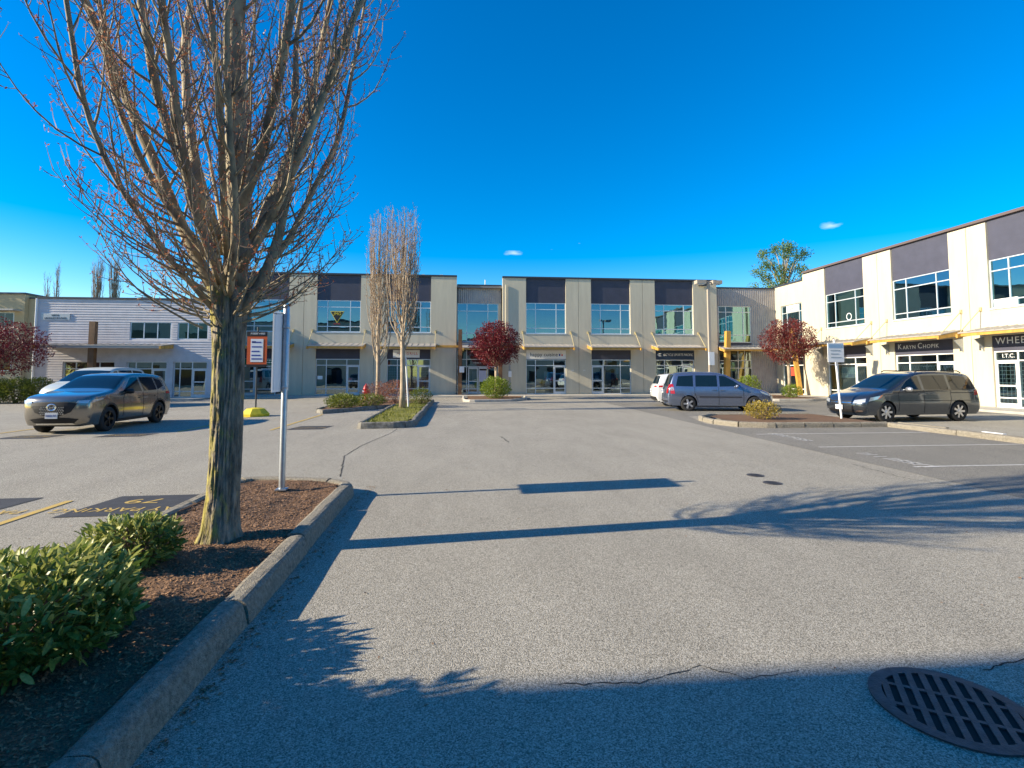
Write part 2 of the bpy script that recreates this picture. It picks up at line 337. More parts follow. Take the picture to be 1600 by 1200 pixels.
def bed(name, poly, m, hgt=.12, amp=.03, step=.25, seed=0):
    """soil surface over a polygon, heaped a little"""
    pts = [Vector(p) for p in poly]; xs = [p.x for p in pts]; ys = [p.y for p in pts]; inner = []
    x = min(xs)
    def inside(q):
        c = False; n = len(pts)
        for i in range(n):
            a, b = pts[i], pts[(i + 1) % n]
            if (a.y > q[1]) != (b.y > q[1]) and q[0] < (b.x - a.x) * (q[1] - a.y) / (b.y - a.y) + a.x: c = not c
        return c
    while x < max(xs):
        y = min(ys)
        while y < max(ys):
            if inside((x, y)): inner.append(Vector((x + .001, y + .0013)))
            y += step
        x += step
    n = len(pts)
    r = delaunay_2d_cdt(pts + inner, [(i, (i + 1) % n) for i in range(n)], [list(range(n))], 1, 1e-5)
    mb = MB(); vs = [(p.x, p.y, hgt + amp * noise.noise(Vector((p.x * 1.3, p.y * 1.3, seed))) + amp * .5 * noise.noise(Vector((p.x * 5, p.y * 5, seed)))) for p in r[0]]
    mb.add(vs, [f if (r[0][f[1]] - r[0][f[0]]).cross(r[0][f[2]] - r[0][f[0]]) > 0 else f[::-1] for f in [tuple(q) for q in r[2]]])
    o = struct(mb.build(name, m, smooth=True)); return o
def offset_in(path, d): return path
# foreground island
I0 = thing('planting_island', None, None); I0['kind'] = 'structure'
out0 = [(-1.4, -3.5), (-1.4, 2.0), (-1.42, 4.5), (-1.46, 7.3)] + arc(-1.96, 7.55, .52, 5, 80, 5) + [(-2.5, 8.25), (-2.9, 8.32)] + arc(-2.95, 7.95, .38, 95, 175, 4) + [(-3.36, 6.0), (-3.4, 2.0), (-3.4, -3.5)]
kerb_ring('k', out0, I0, seg=1.45, h=.17, w=.21, m=M_CONC, rough=.008, seed=3)
bed0 = bed('mulch_bed', [(-1.57, -3.5), (-1.57, 2), (-1.6, 7.3), (-1.75, 7.8), (-2.1, 8.05), (-2.9, 8.15), (-3.15, 7.8), (-3.2, 6), (-3.22, -3.5)], M_MULCH, .13, .05, .09, 2)
rg = random.Random(8); mb = MB()
for i in range(30000):
    x = rg.uniform(-3.18, -1.6); y = 1.2 + 6.8 * rg.random() ** .8
    if y > 7.75 and (x > -1.9 or x < -3.0): continue
    z = .13 + .05 * noise.noise(Vector((x * 1.3, y * 1.3, 2))) + .025 * noise.noise(Vector((x * 5, y * 5, 2))) + rg.uniform(-.001, .008)
    a = rg.uniform(0, 6.28); L = rg.uniform(.004, .016); w = rg.uniform(.002, .006); t = rg.uniform(-.5, .5); c, s_ = math.cos(a), math.sin(a)
    e = Vector((c * L, s_ * L, t * L)); f = Vector((-s_ * w, c * w, rg.uniform(-.5, .5) * w)); p = Vector((x, y, z))
    mb.add([p - e - f, p + e - f, p + e + f, p - e + f], [(0, 1, 2, 3)])
chips = mb.build('mulch_chips', M_CHIP); tag(chips, 'loose brown bark chips covering the bed under the large tree', 'mulch', kind='stuff')
# mid islands
I1 = thing('planting_island', None, None); I1['kind'] = 'structure'
out1 = [(-1.5, 27.8), (-1.42, 22), (-1.42, 18.2)] + arc(-2.2, 17.4, .8, 0, -70, 4) + [(-2.9, 16.55)] + arc(-2.95, 16.75, .2, -100, -180, 3) + [(-3.2, 20), (-3.3, 26.2)]
kerb_ring('k', out1[::-1], I1, seg=1.6, h=.2, w=.19, m=M_CONC_M, rough=.012, seed=5)
bed('moss_bed', [(-1.62, 27.8), (-1.6, 18.3), (-1.9, 17.2), (-2.4, 16.85), (-2.95, 16.75), (-3.05, 20), (-3.15, 26.2), (-3.15, 27.8)], M_GRASS_BED, .15, .05, .3, 5)
out1b = [(-3.32, 26.4), (-4.6, 24.2), (-5.7, 22.7), (-6.2, 23.6), (-6.4, 26), (-6.4, 31.5), (-1.5, 31.5), (-1.5, 28.0)]
kerb_ring('k', out1b[::-1], I1, seg=1.1, h=.17, w=.2, m=M_CONC_M, rough=.02, seed=7)
bed('mulch_bed', [(-3.2, 26.6), (-4.5, 24.5), (-5.65, 23.0), (-6.05, 23.7), (-6.25, 26), (-6.25, 31.3), (-1.65, 31.3), (-1.65, 28.0), (-3.2, 28)], M_MULCH, .14, .04, .35, 6)
# island with the round red tree
I2 = thing('planting_island', None, None); I2['kind'] = 'structure'
out2 = [(.35, 36.6), (.35, 31.6), (.7, 31.2), (3.0, 31.6), (4.1, 33.5), (4.4, 36.6)]
kerb_ring('k', out2[::-1], I2, seg=1.6, h=.15, w=.17, m=M_CONC_L, rough=.004)
bed('mulch_bed', [(.5, 36.6), (.5, 31.7), (.8, 31.4), (2.9, 31.75), (3.95, 33.5), (4.2, 36.6)], M_MULCH, .12, .03, .4)
# corner bed
I3 = thing('planting_island', None, None); I3['kind'] = 'structure'
out3 = [(17.0, 36.8), (17.0, 33.5), (17.6, 31.5), (19.2, 30.4), (21.2, 30.3), (22.9, 31.0)]
kerb_ring('k', out3[::-1], I3, seg=1.5, h=.15, w=.17, m=M_CONC_L, rough=.004)
bed('mulch_bed', [(17.15, 36.8), (17.15, 33.5), (17.8, 31.6), (19.3, 30.6), (21.2, 30.5), (22.95, 31.2), (22.95, 36.8)], M_MULCH, .12, .03, .4, 3)
# right island and kerb strip
I4 = thing('planting_island', None, None); I4['kind'] = 'structure'
out4 = [(13.5, 19.3), (9.6, 19.3), (8.75, 18.4), (8.6, 17.0), (8.9, 16.1), (9.6, 15.75), (11.3, 15.7), (13.5, 15.7)]
kerb_ring('k', out4[::-1], I4, seg=.95, h=.16, w=.19, m=M_CONC, rough=.012, seed=9)
bed('mulch_bed', [(13.5, 19.15), (9.7, 19.15), (8.95, 18.3), (8.8, 17.0), (9.1, 16.25), (9.7, 15.92), (13.5, 15.88)], M_MULCH, .13, .03, .25, 8)
kerb_ring('k', [(13.75, -6), (13.75, 5), (13.75, 15.6)], I4, seg=2.4, h=.15, w=.3, m=M_CONC, rough=.006, seed=11)
def wheel_stop(x, y, rz, painted, label):
    mb = MB().prism([(-.075, 0), (.075, 0), (.05, .11), (-.05, .11)], -(.28 if painted else .85), (.28 if painted else .85))
    mb.v = [(v[2], v[0], v[1]) for v in mb.v]
    o = mb.build('wheel_stop', M_CONC if not painted else M_WHITE); o.location = (x, y, .152 if x < 14.06 else .002); o.rotation_euler = (0, 0, rz)
    tag(o, label, 'wheel stop'); return o
wheel_stop(14.25, 15.1, R(90), False, 'bare concrete wheel stop behind the long kerb beside the dark grey van')
wheel_stop(14.25, 12.9, R(90), True, 'white painted wheel stop on the long kerb strip')
# sidewalks
def walk(name, x0, x1, y0, y1):
    o = struct(MB().box(x0, x1, y0, y1, -.05, .1).build(name, M_CONC_L)); return o
walk('sidewalk', -16.4, 25.2, 37.2, 39.9); walk('sidewalk', -40, -16.4, 34.4, 36.9); walk('sidewalk', 23.0, 25.6, -10, 37.2)

# ------------------------------------------------------------------ buildings
RP = random.Random(77)
def frame_grid(b, x0, x1, z0, z1, xs, zs, y=.14, w=.055, d=.07, name='window', glass=M_GLASS, skip=(), fm=M_ALU, glass_of=None):
    """one window: the frame mesh (part) with a pane child for every light"""
    mb = MB(); X = [x0] + list(xs) + [x1]; Z = [z0] + list(zs) + [z1]
    for x in X:
        c = min(max(x, x0 + w / 2), x1 - w / 2); mb.box(c - w / 2, c + w / 2, y - d / 2, y + d / 2, z0, z1)
    for z in Z:
        c = min(max(z, z0 + w / 2), z1 - w / 2)
        for i in range(len(X) - 1):
            a = X[i] + w / 2 + (w / 2 if i == 0 else 0); e = X[i + 1] - w / 2 - (w / 2 if i == len(X) - 2 else 0); mb.box(a, e, y - d / 2 + .004, y + d / 2 - .004, c - w / 2, c + w / 2)
    fr = mb.build(name, fm, b)
    for i in range(len(X) - 1):
        for j in range(len(Z) - 1):
            if (i, j) in skip: continue
            gm = glass_of(i, j) if glass_of else glass
            j1, j2 = RP.uniform(-.005, .005), RP.uniform(-.005, .005); MB().add([(X[i], y + j1, Z[j]), (X[i + 1], y - j1, Z[j]), (X[i + 1], y - j1 + j2, Z[j + 1]), (X[i], y + j1 + j2, Z[j + 1])], [(0, 1, 2, 3)]).build('pane', gm, fr)
    return fr
FURN = [mat('furn_%d' % i, c, .7) for i, c in enumerate(((.5, .48, .44), (.25, .14, .07), (.08, .09, .1), (.6, .6, .62), (.3, .06, .05), (.08, .16, .25)))]
def room(b, x0, x1, z0, z1, y0=.3, y1=3.6, m=M_ROOM):
    e = .02; x0 -= .3; x1 += .3
    mb = MB().add([(x0, y0, z0), (x1, y0, z0), (x1, y1, z0), (x0, y1, z0), (x0, y0, z1), (x1, y0, z1), (x1, y1, z1), (x0, y1, z1)],
                  [(0, 1, 2, 3), (7, 6, 5, 4), (1, 5, 6, 2), (2, 6, 7, 3), (3, 7, 4, 0)])
    rm_ = mb.build('room', m, b)
    for k in range(RP.choice((2, 3, 4))):
        w_, h_, d_ = RP.uniform(.4, 1.2), RP.uniform(.6, 1.9), RP.uniform(.3, .6); xx = RP.uniform(x0 + .4, x1 - .4 - w_); yy = y0 + RP.uniform(.3, 1.8)
        MB().box(xx, xx + w_, yy, yy + d_, z0 + .01, min(z0 + h_, z1 - .3)).build('furniture', RP.choice(FURN), rm_)
def blinds(b, x0, x1, z0, z1, y=.35, k=None, rgs=random.Random(5)):
    mb = MB(); x = x0
    while x < x1:
        mb.add([(x, y, z0), (x + .075, y + .03, z0), (x + .075, y + .03, z1), (x, y, z1)], [(0, 1, 2, 3)]); x += .095
    mb.build('vertical_blind', M_BLIND, b)
def canopy(b, x0, x1, dep=1.25, zw=3.9, zf=3.66, em=None, struts=True):
    mb = MB(); t = .05
    mb.add([(x0, 0, zw), (x1, 0, zw), (x1, -dep, zf), (x0, -dep, zf), (x0, 0, zw - t), (x1, 0, zw - t), (x1, -dep, zf - t), (x0, -dep, zf - t)], [(3, 2, 1, 0), (4, 5, 6, 7), (0, 1, 5, 4), (2, 3, 7, 6), (1, 2, 6, 5), (3, 0, 4, 7)])
    n = int((x1 - x0) / .42)      # standing seams
    for i in range(1, n):
        x = x0 + (x1 - x0) * i / n; mb.bar((x, -.01, zw + .012), (x, -dep + .01, zf + .012), .02, .025)
    c = mb.build('canopy', M_CANOPY, b)
    MB().box(x0 + .12, x1 - .12, -dep + .03, -dep + .14, zf - .19, zf - .052).build('edge_beam', em or M_TIMBER, c)
    for x in (x0 + .06, x1 - .06):
        mb = MB(); s = (zw - zf) / dep
        mb.add([(x - .05, -.002, zw - .06), (x + .05, -.002, zw - .06), (x + .05, -.002, zw - .3), (x - .05, -.002, zw - .3), (x - .05, -dep - .12, zf - .06 - s * .12), (x + .05, -dep - .12, zf - .06 - s * .12), (x + .05, -dep - .12, zf - .24 - s * .12), (x - .05, -dep - .12, zf - .24 - s * .12)],
               [(0, 1, 2, 3), (7, 6, 5, 4), (4, 5, 1, 0), (5, 6, 2, 1), (6, 7, 3, 2), (7, 4, 0, 3)])
        mb.build('rafter', M_TIMBER, c)
        if struts:
            mb = MB().tube([(x, -.03, 4.8), (x, -dep + .08, zf + .02)], .022, 6)
            mb.box(x - .06, x + .06, -.05, -.002, 4.7, 4.9); mb.build('strut', M_TIMBER_L, c)
            MB().prism([(-.002, 3.5), (-.42, 3.42), (-.1, 3.1), (-.002, 2.95)], x - .03, x + .03).build('bracket', M_STEEL, c) if False else None
    return c
M_TIMBER_L = mat('pale_painted_steel', (.52, .42, .2), .5, .1, 5)
def wall_panel(b, x0, x1, o0, o1, top, zlo=3.47, zw0=4.7, m=M_CREAM, th=.3, g_=.012):
    """tilt-up panel: piers x0..o0 and o1..x1, spandrel between"""
    mb = MB()
    mb.box(x0 + g_, o0, 0, th, .0, top); mb.box(o1, x1 - g_, 0, th, .0, top); mb.box(o0, o1, 0.0, th, zlo, zw0)
    # keep piers and spandrel as one continuous face by butting end to end
    return mb.build('wall_panel', m, b)
def bay(b, x0, x1, o0, o1, top=8.95, wz=(4.72, 7.07), wx=None, wzs=(5.13, 6.57), store=None, glass=M_GLASS, band=M_PURP, cap_h=9.08, can=True, capm=M_CAP, blind=0, sx=None, can_ext=.35):
    wall_panel(b, x0, x1, o0, o1, top)
    MB().box(o0, o1, .10, .25, wz[1], cap_h - .1).build('fascia_panel', band, b)
    MB().box(x0, x1, -.05, .45, cap_h - .13, cap_h).build('parapet_cap', capm, b)
    w = o1 - o0
    frame_grid(b, o0, o1, wz[0], wz[1], wx or (o0 + w * .24, o0 + w * .76), wzs, glass=glass)
    MB().box(o0 - .03, o1 + .03, -.03, .2, wz[0] - .06, wz[0] - .002).build('window_sill', M_ALU, b)
    MB().box(o0, o1, .08, .25, 2.75, 3.468).build('sign_band', band, b)
    room(b, o0, o1, 3.6, 8.2); room(b, o0, o1, .1, 3.4)
    if blind: blinds(b, o0 + .05, o0 + w * blind, wz[0], wz[1])
    if can: canopy(b, o0 - can_ext, o1 + can_ext + .1)
def storefront(b, o0, o1, door='r', dw=.95, glass=M_GLASS_S, z0=.1, z1=2.74, kick=.55, trans=2.28, mid=None, grid=False, lattice=False, fm=M_ALU, double=False):
    xd = o1 - dw if door == 'r' else o0 + dw
    if door == 'r': xs = ([mid] if mid else [o0 + (xd - o0) * .34]) + [xd]
    else: xs = [xd] + ([mid] if mid else [xd + (o1 - xd) * .62])
    skip = ()
    X = [o0] + xs + [o1]; di = len(X) - 2 if door == 'r' else 0
    fr = frame_grid(b, o0, o1, z0, z1, xs, (kick, trans), name='storefront', glass=glass, skip={(di, 0), (di, 1)}, fm=fm)
    a, e = X[di] + .04, X[di + 1] - .04; mb = MB(); w = .085; y = .13
    mb.box(a, a + w, y - .025, y + .025, z0 + .02, trans - .04); mb.box(e - w, e, y - .025, y + .025, z0 + .02, trans - .04)
    for q0, q1 in ((z0 + .02, z0 + .2), (1.08, 1.15), (trans - .13, trans - .04)): mb.box(a + w, e - w, y - .02, y + .02, q0, q1)
    mb.add([(a + w, y + .005, z0 + .2), (e - w, y + .005, z0 + .2), (e - w, y + .005, trans - .13), (a + w, y + .005, trans - .13)], [(0, 1, 2, 3)], 1)
    hx = a + .05 if door == 'r' else e - .05
    mb.box(hx - .015, hx + .015, y - .08, y - .05, 1.0, 1.25)
    mb.build('door', [fm, glass], fr)
    if grid:
        mb = MB()
        for i in range(3): 
            u0, u1 = X[i] + .06, X[i + 1] - .06; n = max(2, int((u1 - u0) / .16))
            for k in range(n + 1): x = u0 + (u1 - u0) * k / n; mb.box(x - .009, x + .009, .178, .192, .3, 2.2)
            for k in range(11): z = .3 + 1.9 * k / 10; mb.box(u0, u1, .192, .204, z - .009, z + .009)
        mb.build('security_grid', M_WHITE, fr)
    if lattice:
        mb = MB(); p = .15
        for i in range(3):
            u0, u1 = X[i] + .05, X[i + 1] - .05; n = int((u1 - u0) / p); pw = (u1 - u0) / n
            for k in range(n):
                for zz in range(6):
                    z = .2 + zz * .33
                    mb.bar((u0 + k * pw, .19, z), (u0 + (k + 1) * pw, .19, z + .33), .014, .02); mb.bar((u0 + (k + 1) * pw, .20, z), (u0 + k * pw, .20, z + .33), .014, .02)
            for x in (u0, u1): mb.box(x - .012, x + .012, .18, .21, .2, 2.2)
        mb.build('scissor_gate', mat('gate_grey', (.45, .46, .45), .5, metal=.3), fr)
    return fr
def corrugated(b, x0, x1, z0, z1, y, m=M_CORR, p=.16, name='corrugated_panel'):
    mb = MB(); n = int((x1 - x0) / p)
    vs = []; 
    for i in range(n * 4 + 1):
        x = x0 + (x1 - x0) * i / (n * 4); d = (0, 0, -.03, -.03)[i % 4]; vs += [(x, y + d, z0), (x, y + d, z1)]
    mb.add(vs, [(2 * i, 2 * i + 2, 2 * i + 3, 2 * i + 1) for i in range(n * 4)]); return mb.build(name, m, b)

# ---- central building
CB = thing('retail_building', 'long two storey cream retail building with dark bays above a row of shops', 'building', (0, 39.6, 0))
bays = [('A', -18.6, -11.4, -15.67, -12.46), ('B', -11.4, -6.35, -10.49, -7.34), ('C', -6.35, -.27, -5.39, -2.2), ('D', 3.17, 9.05, 4.98, 8.06), ('E', 9.05, 14.14, 10.04, 13.15), ('F', 14.14, 20.2, 15.13, 18.25)]
for k, x0, x1, o0, o1 in bays:
    bay(CB, x0, x1, o0, o1, blind={'D': .98, 'B': .0, 'E': .7, 'A': .6, 'F': 0, 'C': .5}[k], can_ext=.33, glass=M_GLASS if k != 'F' else M_GLASS_T)
    storefront(CB, o0, o1, door='l' if k in 'AE' else 'r', grid=(k == 'C'))
    for q_ in range(RP.choice((1, 2, 3))):
        px_ = RP.uniform(o0 + .25, o1 - .6); pz_ = RP.uniform(.9, 1.7); MB().box(px_, px_ + RP.uniform(.2, .45), .19, .196, pz_, pz_ + RP.uniform(.25, .55)).build('window_poster', RP.choice((M_WHITE, FURN[0], FURN[3], FURN[5])), CB)
MB().box(-18.6, 20.2, .35, .5, 0, 8.9).build('inner_wall', M_ROOM, CB) if False else None
# corner piers lower cap
for x0, x1, rx0, rx1 in ((-.27, 3.17, -.24, 3.14),):
    corrugated(CB, rx0, rx1, 7.06, 8.4, .62); MB().box(rx0 - .02, rx1 + .02, .56, 1.0, 8.4, 8.5).build('parapet_cap', M_CAP, CB)
    frame_grid(CB, rx0, 2.9, 4.08, 7.05, (.5, 2.1), (4.75, 6.45), y=.68)
    MB().box(2.9, rx1, .6, .75, 0, 7.06).build('wall_panel', M_CREAM, CB)
    frame_grid(CB, rx0, 2.9, .1, 3.6, (.5, 2.1), (.5, 2.2, 2.75), y=.68, name='entrance', glass=M_GLASS_S)
    MB().box(rx0, 2.9, .6, .75, 3.6, 4.08).build('spandrel', M_CORR, CB)
    room(CB, rx0, 2.9, .1, 3.5, y0=.8); room(CB, rx0, 2.9, 3.9, 8.2, y0=.8)
    mb = MB()
    for a in (.62, 1.4):
        for q in (a, a + .66): mb.box(q, q + .07, .59, .63, .12, 2.15)
        mb.box(a + .07, a + .66, .6, .625, .12, .3); mb.box(a + .07, a + .66, .6, .625, 2.03, 2.15); mb.box(a + .07, a + .66, .6, .625, 1.05, 1.11)
    mb.build('double_door', M_ALU, CB)
    for x, zt in ((.0, 4.95), (3.0, 3.75)):
        MB().box(x - .14, x + .14, -.42, -.14, .1, zt).build('timber_post', M_TIMBER_D, CB)
    canopy(CB, .16, 2.84, dep=.9, struts=False, zw=3.9, zf=3.6)
    for xa, xb in ((-1.9, .3), (2.7, 4.3)): MB().box(xa, xb, -.1, -.003, 3.62, 3.78).build('timber_beam', M_TIMBER, CB)
    MB().box(-.05, .3, -.47, -.43, 1.75, 2.2).build('notice_board', M_WHITE, CB)
    MB().box(1.45, 2.0, .585, .598, 1.1, 1.9).build('door_poster', mat('poster', (.5, .5, .6), .5), CB)
    text('#7', .13, M_WHITE, CB, (1.3, .63, 2.48), FRONT)
# downpipe beside the entrance
MB().tube([(3.45, -.06, 8.4), (3.45, -.06, 4.2)], .045, 8).build('downpipe', M_CREAM, CB)
MB().tube([(3.75, -.05, .1), (3.75, -.05, 2.3)], .03, 6).build('conduit', M_STEEL, CB); MB().box(3.62, 3.86, -.14, -.002, 1.4, 1.85).build('meter_box', M_WHITE, CB)
# shop signs on the central building
def wsign(b, x0, x1, z0, z1, m, y=-.0): return MB().box(x0, x1, .03, .078, z0, z1).build('sign_board', m, b)
s = wsign(CB, 4.98, 8.06, 2.78, 3.45, M_WHITE); text('happy cuisine', .4, M_STEEL_D, s, (6.35, .024, 3.1), FRONT); MB().box(7.5, 7.62, .02, .028, 3.0, 3.16).build('logo_mark', M_TBLU, s); MB().box(7.7, 7.8, .02, .028, 3.0, 3.14).build('logo_mark', M_TRED, s)
s = wsign(CB, 15.13, 18.25, 2.78, 3.45, M_NAVY); text('BICYCLE SPORTS PACIFIC', .27, M_WHITE, s, (16.95, .024, 3.12), FRONT, shear=.25, squash=.78)
mb = MB()
for sg in (-1, 1): mb.add([(15.25, .026, 3.12), (15.42, .026, 3.12 + .12 * sg), (15.62, .026, 3.12 + .10 * sg), (15.5, .026, 3.12 + .04 * sg)], [(0, 1, 2, 3) if sg < 0 else (3, 2, 1, 0)])
mb.build('logo_mark', M_WHITE, s)
s = wsign(CB, -4.95, -3.0, 2.85, 3.42, M_WHITE); text('GRILL', .26, M_TRED, s, (-3.55, .024, 3.15), FRONT, space=1.3); text('#5', .16, mat('text_pink', (.5, .25, .25), .6), s, (-4.4, .024, 3.17), FRONT)
s = wsign(CB, -15.6, -14.75, 2.3, 2.72, M_GREEN); mb = MB().lathe([(.17, 0), (.13, 0)], 20, (-15.15, .026, 2.5), 'y'); mb.build('logo_mark', M_WHITE, s)
s = wsign(CB, -14.65, -12.5, 2.3, 2.72, M_GREEN); rg = random.Random(2)
for zz, hh in ((2.6, .07), (2.42, .09)):
    x = -14.5
    while x < -12.8: w = rg.uniform(.06, .2); MB().box(x, x + w, .02, .028, zz, zz + hh).build('lettering', M_WHITE, s); x += w + .05
for zz in (2.14, 1.98): MB().box(-14.3, -12.9, .09, .098, zz, zz + .05).build('window_lettering', M_WHITE, CB)
# window decal: black inverted triangle
s = MB().add([(-9.5, .10, 6.22), (-8.6, .10, 6.22), (-9.05, .10, 5.45)], [(0, 2, 1)]).build('window_decal', M_BLACK, CB)
MB().add([(-9.56, .103, 6.26), (-8.54, .103, 6.26), (-9.05, .103, 5.38)], [(0, 2, 1)]).build('decal_border', M_TYEL, s)
text('JMG', .3, M_TYEL, s, (-9.05, .095, 6.06), FRONT, shear=.2); text('#6', .13, M_TRED, s, (-9.05, .095, 5.32), FRONT)
MB().box(-10.35, -10.0, .09, .1, 1.25, 1.5).build('door_notice', M_WHITE, CB)
# small roof details and the body of the building
MB().box(-18.6, 20.2, .3, 16, 8.2, 8.35).build('roof', M_ROOF, CB); MB().box(-18.6, 20.2, 15.7, 16, 0, 8.2).build('back_wall', M_CREAM, CB); MB().box(-18.6, -18.3, .3, 15.7, 0, 8.95).build('end_wall', M_CREAM, CB)
for x in (-3.0, -1.6): MB().box(x, x + .25, 1.0, 1.25, 8.35, 9.3).build('roof_vent', M_WHITE, CB)
MB().tube([(2.0, 3, 8.35), (2.0, 3, 9.3)], .04, 6).build('roof_vent', M_WHITE, CB)
MB().box(18.7, 19.3, -.35, -.05, 8.55, 8.72).build('wall_light', M_STEEL_D, CB)
text('#2', .16, M_WHITE, CB, (8.55, -.004, 1.9), FRONT); text('#2', .161, M_WHITE, CB, (9.5, -.004, 1.9), FRONT)

# ---- link / right building (local x runs towards the camera, outward is -X)
RB = thing('retail_building', 'sunlit cream two storey retail building with purple panels and yellow edged canopies', 'building', (25.25, 40.0, 0), R(-90))
def ru(Y): return 40.0 - Y
rb = [(3.6, 10.6, 5.93, 9.46), (10.6, 16.3, 11.63, 15.31), (16.3, 22.2, 17.3, 20.95), (22.2, 28.1, 23.2, 26.9), (28.1, 34.0, 29.1, 32.8)]
for i, (x0, x1, o0, o1) in enumerate(rb):
    bay(RB, x0, x1, o0, o1, wz=(4.78, 7.12), glass=M_GLASS_T if i != 1 else M_GLASS, band=M_PURP2, cap_h=9.2, top=8.98, capm=mat('brown_cap', (.12, .085, .075), .5), can_ext=.5, blind=0)
    storefront(RB, o0, o1, door='r' if i < 2 else 'l', lattice=i < 2, grid=i >= 2, fm=M_WHITE, dw=1.05)
    for x in (o0 - .42, o1 + .5):
        MB().prism([(-.003, 3.45), (-.5, 3.35), (-.12, 3.0), (-.003, 2.75)], 0, .06).build('bracket', M_STEEL, RB)
        ob = bpy.context.scene.collection.objects[-1]
        ob.data.transform(Matrix(((0, 0, 1, x), (1, 0, 0, 0), (0, 1, 0, 0), (0, 0, 0, 1))))
s = wsign(RB, 11.63, 15.31, 2.95, 3.45, M_PURP); text('K', .42, M_WHITE, s, (11.98, .024, 3.2), FRONT); text('ARYN', .3, M_WHITE, s, (12.62, .024, 3.15), FRONT, space=1.15); text('C', .42, M_WHITE, s, (13.32, .024, 3.2), FRONT); text('HOPIK', .3, M_WHITE, s, (13.99, .024, 3.15), FRONT, space=1.15)
s = wsign(RB, 17.3, 20.95, 2.95, 3.45, M_PURP); text('WHEE', .45, M_WHITE, s, (17.45, .024, 3.2), FRONT, space=1.15, align='LEFT')
text('I.T.C.', .26, M_WHITE, RB, (17.95, .09, 2.5), FRONT)
s = MB().box(6.9, 8.3, .2, .21, 1.4, 2.1).build('window_poster', M_WHITE, RB); MB().box(6.95, 7.5, .19, .199, 1.7, 2.05).build('poster_panel', mat('poster_teal', (.02, .3, .42), .5), s)
for zz in (1.45, 1.55): MB().box(7.6, 8.2, .19, .199, zz, zz + .05).build('lettering', M_TBLU, s)
mb = MB().lathe([(.24, 0), (.19, 0)], 24, (8.0, .11, 5.4), 'y'); mb.build('window_ring_sign', M_WHITE, RB)
MB().box(17.42, 18.5, .09, .2, 4.82, 5.2).build('vent_window', M_WHITE, RB)
MB().box(3.6, 34, .3, 16, 8.2, 8.35).build('roof', M_ROOF, RB); MB().box(4.5, 34, 15.7, 16, 0, 8.9).build('back_wall', M_CREAM, RB); MB().box(33.7, 34, .3, 15.7, 0, 8.9).build('end_wall', M_CREAM, RB)
MB().box(3.6, 3.9, .3, 1.6, 0, 8.98).build('return_wall', M_CREAM, RB)
# set-back return that faces the sun, with its own window and entrance
q = .2
for a, b_, z0, z1 in ((-.2, 3.6, 7.0, 8.6), (-.2, .55, 0, 7.0), (3.1, 3.6, 0, 7.0), (.55, 3.1, 3.5, 4.25)): MB().box(a, b_, q, q + .3, z0, z1).build('wall_panel', M_CREAM, RB)
MB().box(-.2, 3.6, q - .05, q + .4, 8.6, 8.72).build('parapet_cap', M_CAP, RB)
frame_grid(RB, .55, 3.1, 4.25, 7.0, (1.2, 2.7), (4.8, 6.4), y=q + .12, glass=M_GLASS_T); frame_grid(RB, .55, 3.1, .1, 3.5, (1.3, 2.3), (.5, 2.3, 2.9), y=q + .12, name='entrance', glass=M_GLASS_S, fm=M_WHITE)
room(RB, .55, 3.1, .1, 3.4, y0=q + .3); room(RB, .55, 3.1, 3.7, 8, y0=q + .3)
s = MB().box(1.2, 2.7, q + .05, q + .07, 6.42, 6.95).build('sign_board', M_WHITE, RB); text('Creative One', .22, M_STEEL_D, s, (1.95, q + .046, 6.68), FRONT)
s = MB().box(1.5, 2.1, q + .05, q + .06, 1.5, 2.15).build('door_poster', M_TRED, RB)
canopy(RB, .4, 3.4, dep=1.0, struts=False, zw=3.95, zf=3.65)
mb = MB().bar((4.05, -.75, .1), (2.75, -.45, 5.0), .26, .3); mb.build('slanted_timber_post', M_TIMBER, RB)
# link between the two
LK = thing('link_building', 'recessed corrugated link between the two retail buildings with tall window, gold timber post and canopy', 'building', (0, 40.2, 0))
corrugated(LK, 20.2, 25.5, 7.08, 8.5, .0); corrugated(LK, 23.35, 25.5, 0.1, 7.08, .0); MB().box(20.2, 20.6, 0, .2, 3.9, 7.08).build('wall_panel', M_CORR, LK)
MB().box(20.2, 25.38, -.06, .4, 8.5, 8.62).build('parapet_cap', M_CAP, LK)
frame_grid(LK, 20.6, 23.35, 4.15, 7.08, (21.25, 22.7), (4.75, 6.6), y=.06, glass=M_GLASS_T); blinds(LK, 21.2, 22.6, 4.2, 7.0)
MB().box(20.6, 23.35, 0, .2, 3.55, 4.15).build('spandrel', M_PURP, LK); MB().box(20.2, 20.6, 0, .2, 0.1, 3.9).build('wall_panel', M_CREAM, LK)
fr = frame_grid(LK, 20.6, 23.35, .1, 3.55, (21.2, 22.2, 22.75), (.45, 2.1, 2.7), y=.06, name='entrance', glass=M_GLASS_S)
room(LK, 20.6, 23.35, .1, 3.5); room(LK, 20.6, 23.35, 3.9, 8)
canopy(LK, 20.3, 24.2, dep=1.3, struts=False, zw=3.95, zf=3.6)
MB().add([(20.55, -.9, .1), (20.95, -.9, .1), (20.95, -.55, .1), (20.55, -.55, .1), (20.75, -1.0, 5.0), (21.1, -1.0, 5.0), (21.1, -.65, 5.0), (20.75, -.65, 5.0)], [(3, 2, 1, 0), (4, 5, 6, 7), (0, 1, 5, 4), (1, 2, 6, 5), (2, 3, 7, 6), (3, 0, 4, 7)]).build('timber_post', M_TIMBER, LK)
MB().box(20.2, 27, .3, 14, 8.1, 8.3).build('roof', M_ROOF, LK)

